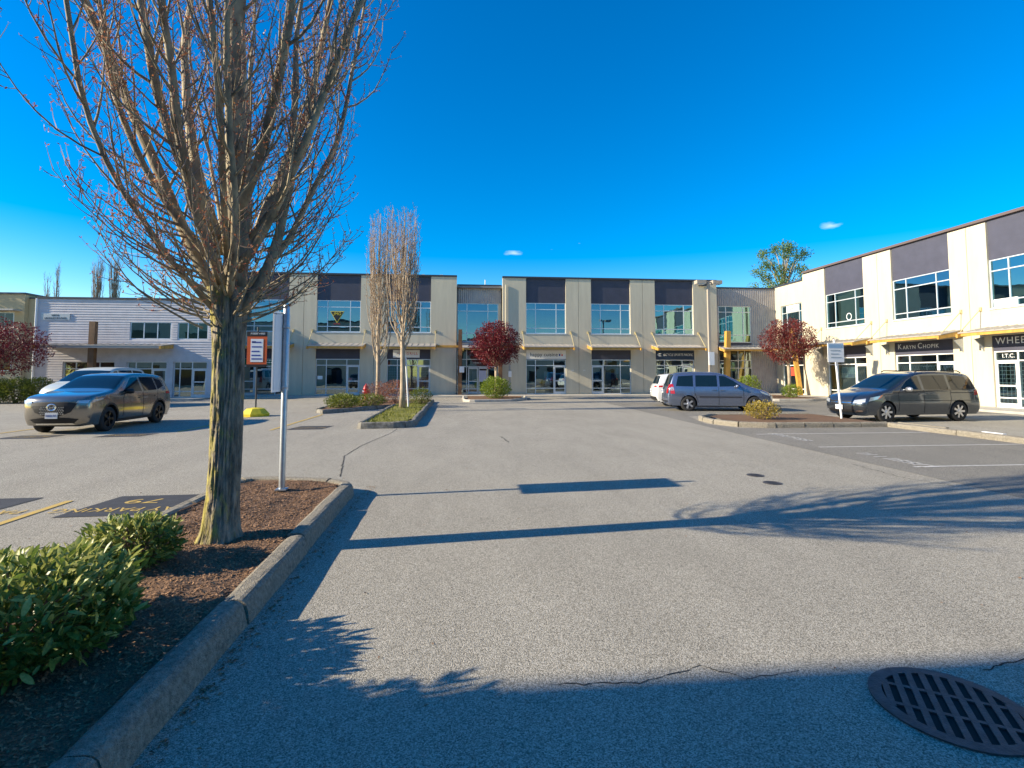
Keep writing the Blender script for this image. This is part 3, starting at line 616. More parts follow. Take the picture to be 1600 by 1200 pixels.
# ---- left building with lapped siding
LB = thing('siding_building', 'lower grey lap siding commercial building with strip windows and a metal canopy at the left', 'building', (0, 36.5, 0))
def siding(x0, x1, z0, z1, name='lap_siding'):
    mb = MB(); n = max(1, round((z1 - z0) / .16)); h = (z1 - z0) / n
    for i in range(n):
        a = z0 + i * h; b_ = a + h
        mb.add([(x0, -.03, a), (x1, -.03, a), (x1, 0, b_), (x0, 0, b_), (x0, .0, a), (x1, .0, a)], [(0, 1, 2, 3), (4, 5, 1, 0)])
    mb.add([(x0, .001, z0), (x0, .25, z0), (x0, .25, z1), (x0, .001, z1), (x1, .001, z0), (x1, .25, z0), (x1, .25, z1), (x1, .001, z1)], [(0, 3, 2, 1), (4, 5, 6, 7), (0, 1, 5, 4), (3, 7, 6, 2)])
    mb.build(name, M_SIDING, LB)
LX0, LX1 = -27.05, -16.3
wins = [(-21.44, -18.91), (-18.5, -16.6)]
siding(LX0, LX1, 5.04, 6.5); siding(LX0, -21.44, 2.45, 5.04); siding(-21.44, LX1, 2.45, 3.92); siding(-18.91, -18.5, 3.92, 5.04); siding(-16.6, LX1, 3.92, 5.04)
for a, b_ in wins: frame_grid(LB, a, b_, 3.92, 5.04, (a + (b_ - a) / 3, a + 2 * (b_ - a) / 3), (), y=.05, glass=M_GLASS_T if a > -19 else M_GLASS); room(LB, a, b_, 3.7, 5.5)
sf = [(-25.4, -22.3), (-21.55, -19.1), (-18.7, -16.6)]
xs_ = [LX0, -25.4, -22.3, -21.55, -19.1, -18.7, -16.6, LX1]
for i in range(0, 8, 2): siding(xs_[i], xs_[i + 1], .1, 2.45)
for i, (a, b_) in enumerate(sf): storefront(LB, a, b_, door='r', z1=2.45, trans=1.98, kick=.5); room(LB, a, b_, .1, 2.6)
mb = MB(); mb.box(LX0 - .05, LX1, -.08, .4, 6.5, 6.62); mb.build('parapet_cap', M_CAP, LB)
MB().tube([(LX0 - .06, -.05, 6.5), (LX0 - .06, -.05, .1)], .06, 8).build('downpipe', M_WHITE, LB)
canopy(LB, -26.2, -18.7, dep=1.4, zw=3.62, zf=3.46, struts=False, em=M_CANOPY)
MB().box(-23.2, -22.85, -1.15, -.85, .1, 4.95).build('timber_post', M_TIMBER_D, LB)
s = MB().box(-26.85, -25.1, -.06, -.024, 5.13, 5.53).build('sign_board', mat('sign_grey', (.45, .5, .5), .5), LB)
text('#5', .15, M_STEEL_D, s, (-25.95, -.066, 5.42), FRONT); text('LANGLEY BY-PASS', .17, M_STEEL_D, s, (-25.95, -.066, 5.23), FRONT, squash=.95)
MB().box(LX0, LX1, .25, 14, 6.2, 6.35).build('roof', M_ROOF, LB); MB().box(LX0, LX0 + .25, .25, 14, 0, 6.2).build('end_wall', M_SIDING, LB); MB().box(LX1 - .2, LX1 + .03, .25, 3.4, 0, 6.49).build('end_wall', M_CREAM, LB); MB().box(LX0, LX1, 13.8, 14, 0, 6.2).build('back_wall', M_SIDING, LB)
MB().box(-25.5, -18, 5, 9, 6.35, 7.25).build('rooftop_plant_screen', mat('tan_wall', (.42, .34, .2), .8, .08, 2), LB)

# ---- far left building, and the two buildings on the camera's side of the car park
BB = thing('office_building', 'distant beige stucco office building with dark upper windows beyond the siding building', 'building', (-45, 60, 0))
mt = MATS['tan_wall']
MB().box(-12, -.8, 0, 14, 0, 10.0).build('wall', mt, BB); MB().box(-.78, 3.2, .5, 14, 0, 9.6).build('wall_bay', mt, BB)
MB().box(-12.1, -.7, -.1, 14, 10.0, 10.2).build('parapet_cap', M_CAP, BB); MB().box(-.68, 3.3, .4, 14, 9.6, 9.75).build('parapet_cap', M_CAP, BB)
for x, z in ((-6, 6), (-3.4, 6), (.8, 5.6), (-6, 2), (-3.4, 2)):
    y0 = 0 if x < -1 else .5
    f_ = MB().box(x - .06, x + 1.66, y0 - .05, y0 - .002, z - .06, z + 2.06).build('window', M_ALU, BB)
    for k in range(2): MB().box(x + .83 * k, x + .83 * k + .77, y0 - .07, y0 - .052, z, z + 2).build('pane', M_CARGL, f_)
MB().box(-7, -1, -1.2, -.1, 8.2, 8.35).build('canopy', M_CANOPY, BB)
def outbuilding(name, label, x0, x1, y0, y1, h, face):
    b = thing(name, label, 'building', (0, 0, 0)); MB().box(x0, x1, y0, y1, 0, h).build('wall', M_CREAM, b); MB().box(x0 - .1, x1 + .1, y0 - .1, y1 + .1, h, h + .2).build('parapet_cap', M_CAP, b)
    n = int((x1 - x0) / 5)
    for i in range(n):
        x = x0 + (x1 - x0) * (i + .5) / n
        for z0, z1 in ((.3, 2.6), (4.6, 7.0)): MB().box(x - 1.5, x + 1.5, y1 + .01, y1 + .05, z0, z1).build('window', M_CARGL, b)
    return b
outbuilding('unseen_warehouse', 'cream warehouse standing to the left behind the viewpoint, casting the long shadow', -48, -10.5, -24, .67, 9.0, 'n')
outbuilding('unseen_warehouse', 'unseen cream warehouse added behind the viewpoint to reflect in the shop windows', -8, 50, -46, -32, 8.5, 'n')  # out of view, added so the shop glass has a building to reflect

# ------------------------------------------------------------------ cars
def chaikin(P, it=2, closed=False):
    for _ in range(it):
        Q = [P[0]]
        for a, b in zip(P[:-1], P[1:]): Q.append((a[0] * .75 + b[0] * .25, a[1] * .75 + b[1] * .25)); Q.append((a[0] * .25 + b[0] * .75, a[1] * .25 + b[1] * .75))
        Q.append(P[-1]); P = Q
    return P
def inpoly(p, poly):
    c = False; n = len(poly)
    for i in range(n):
        a, b = poly[i], poly[(i + 1) % n]
        if (a[1] > p[1]) != (b[1] > p[1]) and p[0] < (b[0] - a[0]) * (p[1] - a[1]) / (b[1] - a[1]) + a[0]: c = not c
    return c
def resample(poly, step):
    out = []; n = len(poly)
    for i in range(n):
        a, b = poly[i], poly[(i + 1) % n]; k = max(1, int(math.dist(a, b) / step))
        out += [(a[0] + (b[0] - a[0]) * j / k, a[1] + (b[1] - a[1]) * j / k) for j in range(k)]
    return out
def make_car(name, label, S, paint, rim_m, loc, heading, group=None):
    """x runs from the nose (0) to the tail (L), y across, z up"""
    L, W, H = S['L'], S['W'], S['H']; root = thing(name, label, 'car', (loc[0], loc[1], 0), math.atan2(-heading[1], -heading[0]), group)
    ox = S['ox']                                # car origin sits at mid wheelbase
    belt, zb = S['belt'], S['zb']
    def w(x, z):
        pts = ((0, .90), (.3, .955), (.5, .99), (.72, 1.0), (belt, .965), (H, S.get('roofw', .74)))
        for (a, va), (b, vb) in zip(pts[:-1], pts[1:]):
            if z <= b: t = max(0, (z - a) / (b - a)); gz = va + (vb - va) * t; break
        else: gz = pts[-1][1]
        f = 1.0
        if x < .9: f *= 1 - .07 * ((.9 - x) / .9) ** 2
        if x > L - .8: f *= 1 - .06 * ((x - L + .8) / .8) ** 2
        return W / 2 * gz * f
    bf, br = S.get('bow', .22), .12
    def D(x, y, z):
        k = min(1, abs(y) / (W / 2)) ** 2.6
        xf = x + bf * k * max(0, 1 - x / 1.3) ** 1.2 - br * k * max(0, 1 - (L - x) / 1.0) ** 1.2
        return (xf - ox, y, z)
    ol = chaikin(S['outline'], 2); n = len(ol)
    nor = []
    for i in range(n):
        a, b = ol[max(0, i - 1)], ol[min(n - 1, i + 1)]; d = Vector((b[0] - a[0], b[1] - a[1])).normalized(); nor.append(Vector((-d.y, d.x)))   # outward (path runs nose->roof->tail)
    r = .075
    rows = [(1.0, r), (.985, r * .5), (.955, r * .2), (.90, r * .04), (.8, 0), (.5, 0), (.2, 0)]
    rows = rows + [(-t, d) for t, d in rows[::-1]]
    mb = MB(); ws = MB(); rw = MB(); sets = {}
    def P(i, t, d, off=0):
        x = ol[i][0] - nor[i].x * (d - off); z = ol[i][1] - nor[i].y * (d - off); return D(x, t * w(x, z), z + (.03 * (1 - t * t) if z > belt + .1 else .012 * (1 - t * t)))
    grid = [[P(i, t, d) for t, d in rows] for i in range(n)]
    m = len(rows)
    for which, tgt in (('b', mb), ('w', ws), ('r', rw)):
        vmap = {}
        for i in range(n - 1):
            xm, zm = (ol[i][0] + ol[i + 1][0]) / 2, (ol[i][1] + ol[i + 1][1]) / 2
            for j in range(m - 1):
                tm = abs(rows[j][0] + rows[j + 1][0]) / 2; kind = 'b'
                if tm < .93 and S['ws'][0] < xm < S['ws'][1] and zm > belt: kind = 'w'
                if tm < .93 and xm > S['rw'][0] and S['rw'][1] < zm < S['rw'][2]: kind = 'r'
                if kind != which: continue
                idx = []
                for (a, b) in ((i, j), (i + 1, j), (i + 1, j + 1), (i, j + 1)):
                    if (a, b) not in vmap: vmap[(a, b)] = len(tgt.v); tgt.v.append(grid[a][b])
                    idx.append(vmap[(a, b)])
                tgt.f.append(tuple(idx)); tgt.m.append(0)
    # sides
    inset = [(ol[i][0] - nor[i].x * r, ol[i][1] - nor[i].y * r) for i in range(n)]
    wr = S['ar']; fx, rx = S['fx'], S['rx']
    def arch(cx): return [(cx + wr * math.cos(a), S['wz'] + wr * math.sin(a)) for a in [math.pi * k / 14 for k in range(-2, 17)] if S['wz'] + wr * math.sin(a) > zb]
    bottom = [(inset[-1][0], zb)] + [(rx + wr * math.cos(a), max(zb, S['wz'] + wr * math.sin(a))) for a in [R(-20 + 220 * k / 18) for k in range(19)]] + [(fx + wr * math.cos(a), max(zb, S['wz'] + wr * math.sin(a))) for a in [R(-20 + 220 * k / 18) for k in range(19)]] + [(inset[0][0], zb)]
    outer = [p for p in inset] + bottom
    clean = []
    for p in outer:
        if not clean or math.dist(p, clean[-1]) > .012: clean.append(p)
    outer = clean
    def cdt_side(poly, holes, step=.13):
        V = [Vector(p) for p in poly]; E = [(i, (i + 1) % len(V)) for i in range(len(V))]; F = [list(range(len(V)))]
        for h in holes:
            o = len(V); V += [Vector(p) for p in h]; E += [(o + i, o + (i + 1) % len(h)) for i in range(len(h))]
        xs = [p[0] for p in poly]; zs = [p[1] for p in poly]; x = min(xs) + .05
        while x < max(xs):
            z = min(zs) + .04
            while z < max(zs):
                if inpoly((x, z), poly): V.append(Vector((x + .003 * math.sin(z * 50), z)))
                z += step
            x += step
        return delaunay_2d_cdt(V, E, F, 1, 1e-4)
    wins = [resample(p, .12) for p in S['windows']]
    rs = cdt_side(outer, wins)
    V2, F2 = rs[0], rs[2]
    for sgn in (1, -1):
        vv = [D(p.x, sgn * w(p.x, p.y), p.y) for p in V2]; wmb = [MB() for _ in wins]; bodyf = []
        for f in F2:
            c = sum((V2[i] for i in f), Vector((0, 0))) / len(f); k = next((q for q, h in enumerate(wins) if inpoly(c, h)), None)
            a = (V2[f[1]] - V2[f[0]]).cross(V2[f[2]] - V2[f[0]]); ff = tuple(f) if (a > 0) == (sgn < 0) else tuple(f)[::-1]
            if k is None: bodyf.append(ff)
            else: o = len(wmb[k].v); wmb[k].v += [vv[i] for i in ff]; wmb[k].f.append((o, o + 1, o + 2)); wmb[k].m.append(0)
        mb.add(vv, bodyf)
        for q in wmb: 
            bm_o = q.build('side_window', M_CARGL, root, smooth=False)
        # wheel wells
        for cx in (fx, rx):
            wl_ = MB()
            A = [R(-20 + 220 * k / 18) for k in range(19)]
            for a0, a1 in zip(A[:-1], A[1:]):
                p0 = (cx + wr * math.cos(a0), max(zb, S['wz'] + wr * math.sin(a0))); p1 = (cx + wr * math.cos(a1), max(zb, S['wz'] + wr * math.sin(a1)))
                wl_.add([D(p0[0], sgn * w(*p0), p0[1]), D(p1[0], sgn * w(*p1), p1[1]), D(p1[0], sgn * .5, p1[1]), D(p0[0], sgn * .5, p0[1])], [(0, 1, 2, 3)])
            wl_.build('wheel_well', M_BLACK, root)
    MB().box(.25 - ox, L - .25 - ox, -.56, .56, zb - .03, zb + .35).build('underbody', M_BLACK, root)
    bo = mb.build('body', paint, root, smooth=True)
    bmm = bmesh.new(); bmm.from_mesh(bo.data); bmesh.ops.remove_doubles(bmm, verts=bmm.verts, dist=.002); bmesh.ops.recalc_face_normals(bmm, faces=bmm.faces); bmm.to_mesh(bo.data); bmm.free()
    for p in bo.data.polygons: p.use_smooth = True
    ws.build('windscreen', M_CARGL, root, True)
    if rw.v: rw.build('rear_window', M_CARGL, root, True)
    def side_patch(nm, poly, mt_, off=.006, sides=(1, -1), parent=None, step=.09):
        r_ = cdt_side(resample(poly, .07), [], step); res = []
        for sg in sides:
            m_ = MB(); m_.add([D(p.x, sg * (w(p.x, p.y) + off), p.y) for p in r_[0]], [tuple(f) if ((r_[0][f[1]] - r_[0][f[0]]).cross(r_[0][f[2]] - r_[0][f[0]]) > 0) == (sg < 0) else tuple(f)[::-1] for f in r_[2]])
            res.append(m_.build(nm, mt_, parent or root))
        return res
    def xend(z, front):
        best = None
        for a, b in zip(ol[:-1], ol[1:]):
            if (a[1] - z) * (b[1] - z) <= 0 and a[1] != b[1]:
                x = a[0] + (b[0] - a[0]) * (z - a[1]) / (b[1] - a[1])
                if best is None or (front and x < best) or (not front and x > best): best = x
        return best if best is not None else (0 if front else L)
    def end_patch(nm, poly, mt_, front=True, off=.012, parent=None, step=.08):
        r_ = cdt_side(resample(poly, .05), [], step); m_ = MB(); sg = -1 if front else 1
        m_.add([D(xend(p.y, front), p.x, p.y) for p in r_[0]], [tuple(f) if ((r_[0][f[1]] - r_[0][f[0]]).cross(r_[0][f[2]] - r_[0][f[0]]) > 0) != front else tuple(f)[::-1] for f in r_[2]])
        m_.v = [(v[0] + sg * off, v[1], v[2]) for v in m_.v]
        return m_.build(nm, mt_, parent or root)
    # wheels
    R_ = S['wr']
    for cx in (fx, rx):
        for sg in (1, -1):
            yc = sg * (W / 2 - .125); tw = .11
            t_ = MB().lathe([(R_ * .66, -tw), (R_ * .9, -tw * 1.02), (R_ * .985, -tw * .8), (R_, -tw * .4), (R_, tw * .4), (R_ * .985, tw * .8), (R_ * .9, tw * 1.02), (R_ * .66, tw)], 28, (cx - ox, yc, R_), 'y')
            wo = t_.build('wheel', M_RUB, root, True); rm = MB(); yo = yc + sg * tw * .72
            rm.lathe([(R_ * .68, sg * tw * .28), (R_ * .62, sg * tw * .25), (R_ * .60, -sg * .05), (R_ * .0 + .01, -sg * .06)], 28, (cx - ox, yo, R_), 'y')
            ns = S.get('spokes', 5)
            for k in range(ns):
                for dd in ((-.09, .09) if S.get('twin') else (0,)):
                    a = 2 * math.pi * k / ns + dd; e = Vector((math.cos(a), 0, math.sin(a))); c0 = Vector((cx - ox, yo + sg * .012, R_))
                    rm.bar(c0 + e * .03, c0 + e * R_ * .64, S.get('spw', .06), .035, 1, up=Vector((0, 1, 0)))
            rm.lathe([(.07, sg * .035), (.055, sg * .045), (.005, sg * .047)], 14, (cx - ox, yo, R_), 'y', 1)
            rm.build('rim', [M_BLACK, rim_m], wo)
    for nm, poly, mk in S.get('side', []): side_patch(nm, poly, mk)
    for nm, poly, mk in S.get('front', []): end_patch(nm, poly, mk, True)
    for nm, poly, mk in S.get('rear', []): end_patch(nm, poly, mk, False)
    for seam in S.get('seams', []):
        for a, b in zip(seam[:-1], seam[1:]):
            d = Vector((b[0] - a[0], b[1] - a[1])).normalized(); q_ = Vector((-d.y, d.x)) * .007
            side_patch('door_seam', [(a[0] - q_.x, a[1] - q_.y), (b[0] - q_.x, b[1] - q_.y), (b[0] + q_.x, b[1] + q_.y), (a[0] + q_.x, a[1] + q_.y)], M_DARK, .003, step=.3)
    for x, z in S.get('handles', []):
        for sg in (1, -1):
            y = sg * (w(x, z) + .015); c = D(x, y, z); MB().box(c[0] - .1, c[0] + .1, c[1] - .015, c[1] + .015, c[2] - .016, c[2] + .016).build('door_handle', S.get('hm', paint), root)
    mx_, mz_ = S['mirror']
    for sg in (1, -1):
        y = sg * (w(mx_, mz_) + .11); c = D(mx_, y, mz_); mm_ = MB(); N = 8
        for i in range(N + 1):
            t = math.pi * i / N
            for j in range(10):
                u = 2 * math.pi * j / 10; mm_.v.append((c[0] + .07 * math.sin(t) * math.cos(u), c[1] + .13 * math.cos(t) * 1.0, c[2] + .085 * math.copysign(abs(math.sin(t)) ** .6, 1) * math.sin(u)))
        for i in range(N):
            for j in range(10): mm_.f.append((i * 10 + j, i * 10 + (j + 1) % 10, (i + 1) * 10 + (j + 1) % 10, (i + 1) * 10 + j)); mm_.m.append(0)
        mm_.build('wing_mirror', S.get('mm', paint), root, True)
    for front in (True, False):
        z = S['plate'][0 if front else 1]
        if z is None: continue
        x = xend(z, front) + (-.03 if front else .03); c = x - ox
        pl = MB().box(c - .008, c + .008, -.155, .155, z - .08, z + .08).build('number_plate', M_WHITE, root)
        text('#6', .075, M_TBLU, pl, (c + (-.011 if front else .011), 0, z), (R(90), 0, R(-90) if front else R(90)), ext=.001)
    if S.get('rails'):
        for sg in (1, -1):
            P_ = [D(x, sg * W / 2 * S.get('roofw', .74) * .93, z) for x, z in S['rails']]; MB().tube(P_, .02, 6).build('roof_rail', S.get('railm', M_BLACK), root)
    return root, D, xend, ox
def mir(poly): return [(-a, b) for a, b in poly][::-1]

suv = dict(L=4.58, W=1.845, H=1.69, ox=2.28, belt=1.08, zb=.24, fx=.93, rx=3.63, wz=.36, wr=.36, ar=.42, roofw=.71,
    outline=[(.16, .24), (.05, .36), (.0, .58), (.0, .82), (.05, .99), (.2, 1.07), (.75, 1.14), (1.25, 1.20), (1.52, 1.34), (2.0, 1.60), (2.4, 1.675), (3.0, 1.69), (3.6, 1.665), (4.16, 1.60), (4.28, 1.50), (4.43, 1.14), (4.53, 1.02), (4.56, .85), (4.58, .6), (4.53, .38), (4.42, .26)],
    ws=(1.28, 2.06), rw=(4.1, 1.14, 1.52), windows=[[(1.62, 1.13), (2.62, 1.12), (2.58, 1.57), (2.22, 1.555)], [(2.72, 1.12), (3.5, 1.14), (3.45, 1.555), (2.68, 1.575)], [(3.58, 1.15), (4.02, 1.26), (3.9, 1.45), (3.53, 1.54)]],
    mirror=(1.78, 1.14), handles=[(2.5, .92), (3.42, .95)], mm=M_BLACK, plate=(.53, .8), spokes=5, twin=True, spw=.035,
    seams=[[(1.62, .38), (1.6, .95), (1.72, 1.1)], [(2.66, .34), (2.66, 1.08)], [(3.52, 1.1), (3.5, .85), (3.2, .5), (3.1, .34)]],
    front=[('grille', [(-.58, .86), (-.45, .62), (-.2, .52), (.2, .52), (.45, .62), (.58, .86), (.3, .9), (-.3, .9)], M_BLACK), ('lower_intake', [(-.62, .42), (-.5, .32), (.5, .32), (.62, .42), (.3, .46), (-.3, .46)], M_BLACK),
           ('headlight', [(.55, .87), (.80, .86), (.84, .95), (.58, .935)], M_LAMP), ('headlight', mir([(.55, .87), (.80, .86), (.84, .95), (.58, .935)]), M_LAMP),
           ('skid_plate', [(-.5, .27), (.5, .27), (.46, .31), (-.46, .31)], M_CHROME)],
    side=[('headlight', [(.05, .87), (.55, .95), (.6, .99), (.1, .95)], M_LAMP), ('sill_cladding', [(1.38, .24), (3.2, .24), (3.2, .33), (1.38, .33)], M_BLACK), ('tail_light', [(4.12, .98), (4.45, .98), (4.42, 1.07), (4.1, 1.07)], M_REDL)]
    + [('arch_cladding', [(cx + rr_ * math.cos(R(a)), .36 + rr_ * math.sin(R(a))) for rr_, seq in ((.425, range(-12, 193, 12)), (.48, range(192, -13, -12))) for a in seq], M_BLACK) for cx in (.93, 3.63)],
    rear=[('tail_light', [(.5, .98), (.82, .98), (.82, 1.06), (.5, 1.06)], M_REDL), ('tail_light', mir([(.5, .98), (.82, .98), (.82, 1.06), (.5, 1.06)]), M_REDL), ('bumper_cladding', [(-.8, .3), (.8, .3), (.8, .5), (-.8, .5)], M_BLACK)])
P_BRONZE = mat('bronze_grey_paint', (.25, .23, .20), .2, .03, 3, metal=.75, coat=1)
c1, D_, xe, ox = make_car('parked_car', 'bronze grey crossover car with black mesh grille and black wheels in the pay parking stalls', suv, P_BRONZE, M_RIMD, (-11.2, 18.0), (0.02, -1))
xf = xe(.8, True) - ox - .03
em = MB().lathe([(.085, -.006), (.1, 0), (.085, .006), (.07, 0), (.085, -.006)], 24, (0, 0, 0), 'y')
em.v = [(v[1], v[0] * 1.25, v[2]) for v in em.v]
for a, b in (((-.09, .045), (0, -.015)), ((0, -.015), (.09, .045)), ((-.05, -.05), (-.03, .02)), ((.05, -.05), (.03, .02))): em.bar((0, a[0], a[1]), (0, b[0], b[1]), .012, .016)
em.v = [(v[0] + xf, v[1], v[2] + .76) for v in em.v]; em.build('emblem', M_CHROME, c1)
gm = MB()
for i in range(-7, 4):
    for j in range(5):
        y = i * .055 + (j % 2) * .027 + .1; z = .575 + j * .045
        if -.42 < y < .3: gm.box(xf + .012, xf + .02, y - .016, y + .016, z - .011, z + .011)
gm.build('grille_mesh', M_CHROME, c1)

mpv = dict(L=4.78, W=1.83, H=1.75, ox=2.36, belt=1.06, zb=.25, fx=.94, rx=3.78, wz=.34, wr=.335, ar=.385, roofw=.78, bow=.28,
    outline=[(.18, .24), (.06, .36), (.0, .55), (.05, .72), (.22, .86), (.7, 1.0), (1.1, 1.10), (1.4, 1.24), (2.0, 1.58), (2.4, 1.7), (3.0, 1.75), (3.8, 1.735), (4.35, 1.68), (4.47, 1.56), (4.66, 1.08), (4.72, .98), (4.76, .7), (4.78, .5), (4.7, .3), (4.6, .25)],
    ws=(1.16, 2.06), rw=(4.3, 1.1, 1.6), windows=[[(1.5, 1.12), (2.42, 1.1), (2.42, 1.58), (2.2, 1.57), (1.85, 1.38)], [(2.52, 1.1), (3.46, 1.1), (3.44, 1.6), (2.52, 1.6)], [(3.56, 1.1), (4.36, 1.12), (4.22, 1.56), (3.55, 1.6)]],
    mirror=(1.72, 1.12), handles=[(2.32, .93), (2.66, .95)], hm=None, plate=(.45, .88), spokes=5, spw=.08, mm=None,
    seams=[[(1.42, .36), (1.42, .95), (1.55, 1.1)], [(2.47, .3), (2.47, 1.09)], [(3.5, 1.08), (3.5, .8), (3.36, .4)]],
    side=[('tail_light', [(4.42, .78), (4.64, .78), (4.66, 1.2), (4.5, 1.22)], M_REDL), ('tail_lens', [(4.46, .92), (4.64, .92), (4.655, 1.08), (4.48, 1.08)], M_LAMP), ('headlight', [(.12, .70), (.5, .82), (.62, .92), (.2, .80)], M_LAMP), ('side_moulding', [(1.5, .62), (3.3, .62), (3.3, .665), (1.5, .665)], M_BLACK)],
    front=[('grille', [(-.4, .55), (.4, .55), (.42, .64), (-.42, .64)], M_BLACK), ('headlight', [(.48, .6), (.82, .66), (.8, .76), (.5, .70)], M_LAMP), ('headlight', mir([(.48, .6), (.82, .66), (.8, .76), (.5, .70)]), M_LAMP)],
    rear=[('tail_light', [(.68, .8), (.86, .8), (.82, 1.2), (.7, 1.2)], M_REDL), ('tail_light', mir([(.68, .8), (.86, .8), (.82, 1.2), (.7, 1.2)]), M_REDL), ('bumper_strip', [(-.8, .42), (.8, .42), (.8, .46), (-.8, .46)], M_BLACK)])
P_BLUE = mat('slate_blue_paint', (.17, .205, .29), .2, .03, 3, metal=.7, coat=1)
mpv['hm'] = P_BLUE; mpv['mm'] = P_BLUE
make_car('parked_car', 'slate blue minivan with silver wheels seen from behind near the shrub island', mpv, P_BLUE, M_RIML, (11.75, 23.3), (.97, -.22))

van = dict(mpv); van.update(L=5.10, W=1.95, H=1.76, ox=2.5, fx=1.0, rx=4.0, wr=.355, wz=.355, ar=.405, belt=1.08, ws=(1.2, 2.1), roofw=.76,
    outline=[(.16, .22), (.05, .34), (.0, .55), (.04, .74), (.2, .90), (.7, 1.04), (1.15, 1.13), (1.45, 1.26), (2.05, 1.6), (2.5, 1.72), (3.2, 1.76), (4.1, 1.74), (4.65, 1.67), (4.78, 1.55), (4.96, 1.12), (5.02, 1.0), (5.08, .7), (5.1, .5), (5.02, .3), (4.9, .24)],
    rw=(4.6, 1.14, 1.6), windows=[[(1.62, 1.14), (2.5, 1.12), (2.46, 1.6), (2.25, 1.58), (1.95, 1.42)], [(2.6, 1.12), (3.62, 1.12), (3.6, 1.63), (2.57, 1.62)], [(3.72, 1.12), (4.66, 1.15), (4.45, 1.58), (3.7, 1.63)]],
    mirror=(1.86, 1.14), handles=[(2.44, .97), (2.78, .98)], seams=[[(1.5, .36), (1.5, .98), (1.62, 1.13)], [(2.55, .3), (2.55, 1.1)], [(3.67, 1.1), (3.67, .8), (3.55, .4)], [(1.5, .74), (4.6, .74)]],
    side=[('tail_light', [(4.74, .92), (4.95, .94), (4.93, 1.12), (4.78, 1.1)], M_REDL), ('headlight', [(.1, .72), (.5, .80), (.68, .92), (.2, .86)], M_LAMP), ('indicator', [(.5, .80), (.66, .84), (.78, .95), (.66, .92)], M_AMB), ('slide_rail', [(3.7, 1.0), (4.7, 1.0), (4.7, 1.02), (3.7, 1.02)], M_DARK)],
    front=[('grille', [(-.45, .60), (.45, .60), (.5, .72), (-.5, .72)], M_BLACK), ('grille_bar', [(-.48, .655), (.48, .655), (.49, .68), (-.49, .68)], M_CHROME), ('headlight', [(.52, .64), (.88, .70), (.86, .82), (.55, .76)], M_LAMP), ('headlight', mir([(.52, .64), (.88, .70), (.86, .82), (.55, .76)]), M_LAMP), ('lower_intake', [(-.6, .34), (.6, .34), (.5, .42), (-.5, .42)], M_BLACK), ('fog_trim', [(.56, .33), (.8, .36), (.8, .42), (.6, .40)], M_CHROME), ('fog_trim', mir([(.56, .33), (.8, .36), (.8, .42), (.6, .40)]), M_CHROME)],
    plate=(.50, .85), spokes=7, spw=.07, rails=[(2.5, 1.74), (2.6, 1.79), (4.3, 1.78), (4.45, 1.72)])
P_GREY = mat('dark_grey_paint', (.065, .08, .10), .2, .03, 3, metal=.75, coat=1)
van['hm'] = P_GREY; van['mm'] = M_RIML
c3, D_, xe, ox = make_car('parked_car', 'dark grey minivan with roof rails parked nose out behind the white parking sign', van, P_GREY, M_RIML, (16.05, 17.95), (-1, -.08))
xf = xe(.66, True) - ox - .03; em = MB()
for y in (-.05, .05): em.bar((xf, y * .8, .60), (xf, y * 1.2, .72), .016, .016)
em.bar((xf, -.045, .66), (xf, .045, .66), .014, .016); em.build('emblem', M_CHROME, c3)

P_WHITE = mat('white_car_paint', (.70, .70, .68), .3, .02, 3, coat=1)
sv2 = dict(suv); sv2.update(mm=P_WHITE, hm=P_WHITE, twin=False, spw=.06)
make_car('parked_car', 'white crossover car with red tail lamps half hidden behind the slate blue minivan', sv2, P_WHITE, M_RIML, (12.3, 26.6), (.98, -.18))
vn2 = dict(van); vn2.update(mm=M_BLACK, hm=P_WHITE, rails=None)
make_car('parked_car', 'older white minivan with wide windscreen parked behind the bronze grey car', vn2, mat('old_white_paint', (.52, .55, .50), .4, .05, 3, coat=.5), M_RIML, (-18.2, 28.6), (.03, -1))[0].scale = (1.1, 1.1, 1.13)

# ------------------------------------------------------------------ street furniture
sp = thing('sign_post', 'steel post with tall white sign plate in the mulch beside the large tree', 'sign', (-2.38, 7.47, .13))
MB().lathe([(.04, 0), (.04, 2.5), (.034, 2.51), (.005, 2.515)], 16).build('post', M_STEEL, sp, True)
MB().box(-.07, .07, -.07, .07, 0, .02).build('base_plate', M_STEEL, sp)
MB().box(-.062, -.045, -.34, .3, 1.32, 2.4).build('sign_plate', mat('sign_back_white', (.8, .82, .84), .4), sp); MB().box(-.044, -.041, -.31, .27, 1.35, 2.37).build('sign_back', mat('sign_back_grey', (.72, .75, .78), .4), sp)
for z in (1.38, 2.2): MB().lathe([(.048, -.02), (.052, 0), (.048, .02)], 14, (0, 0, z)).build('clamp', M_STEEL, sp)

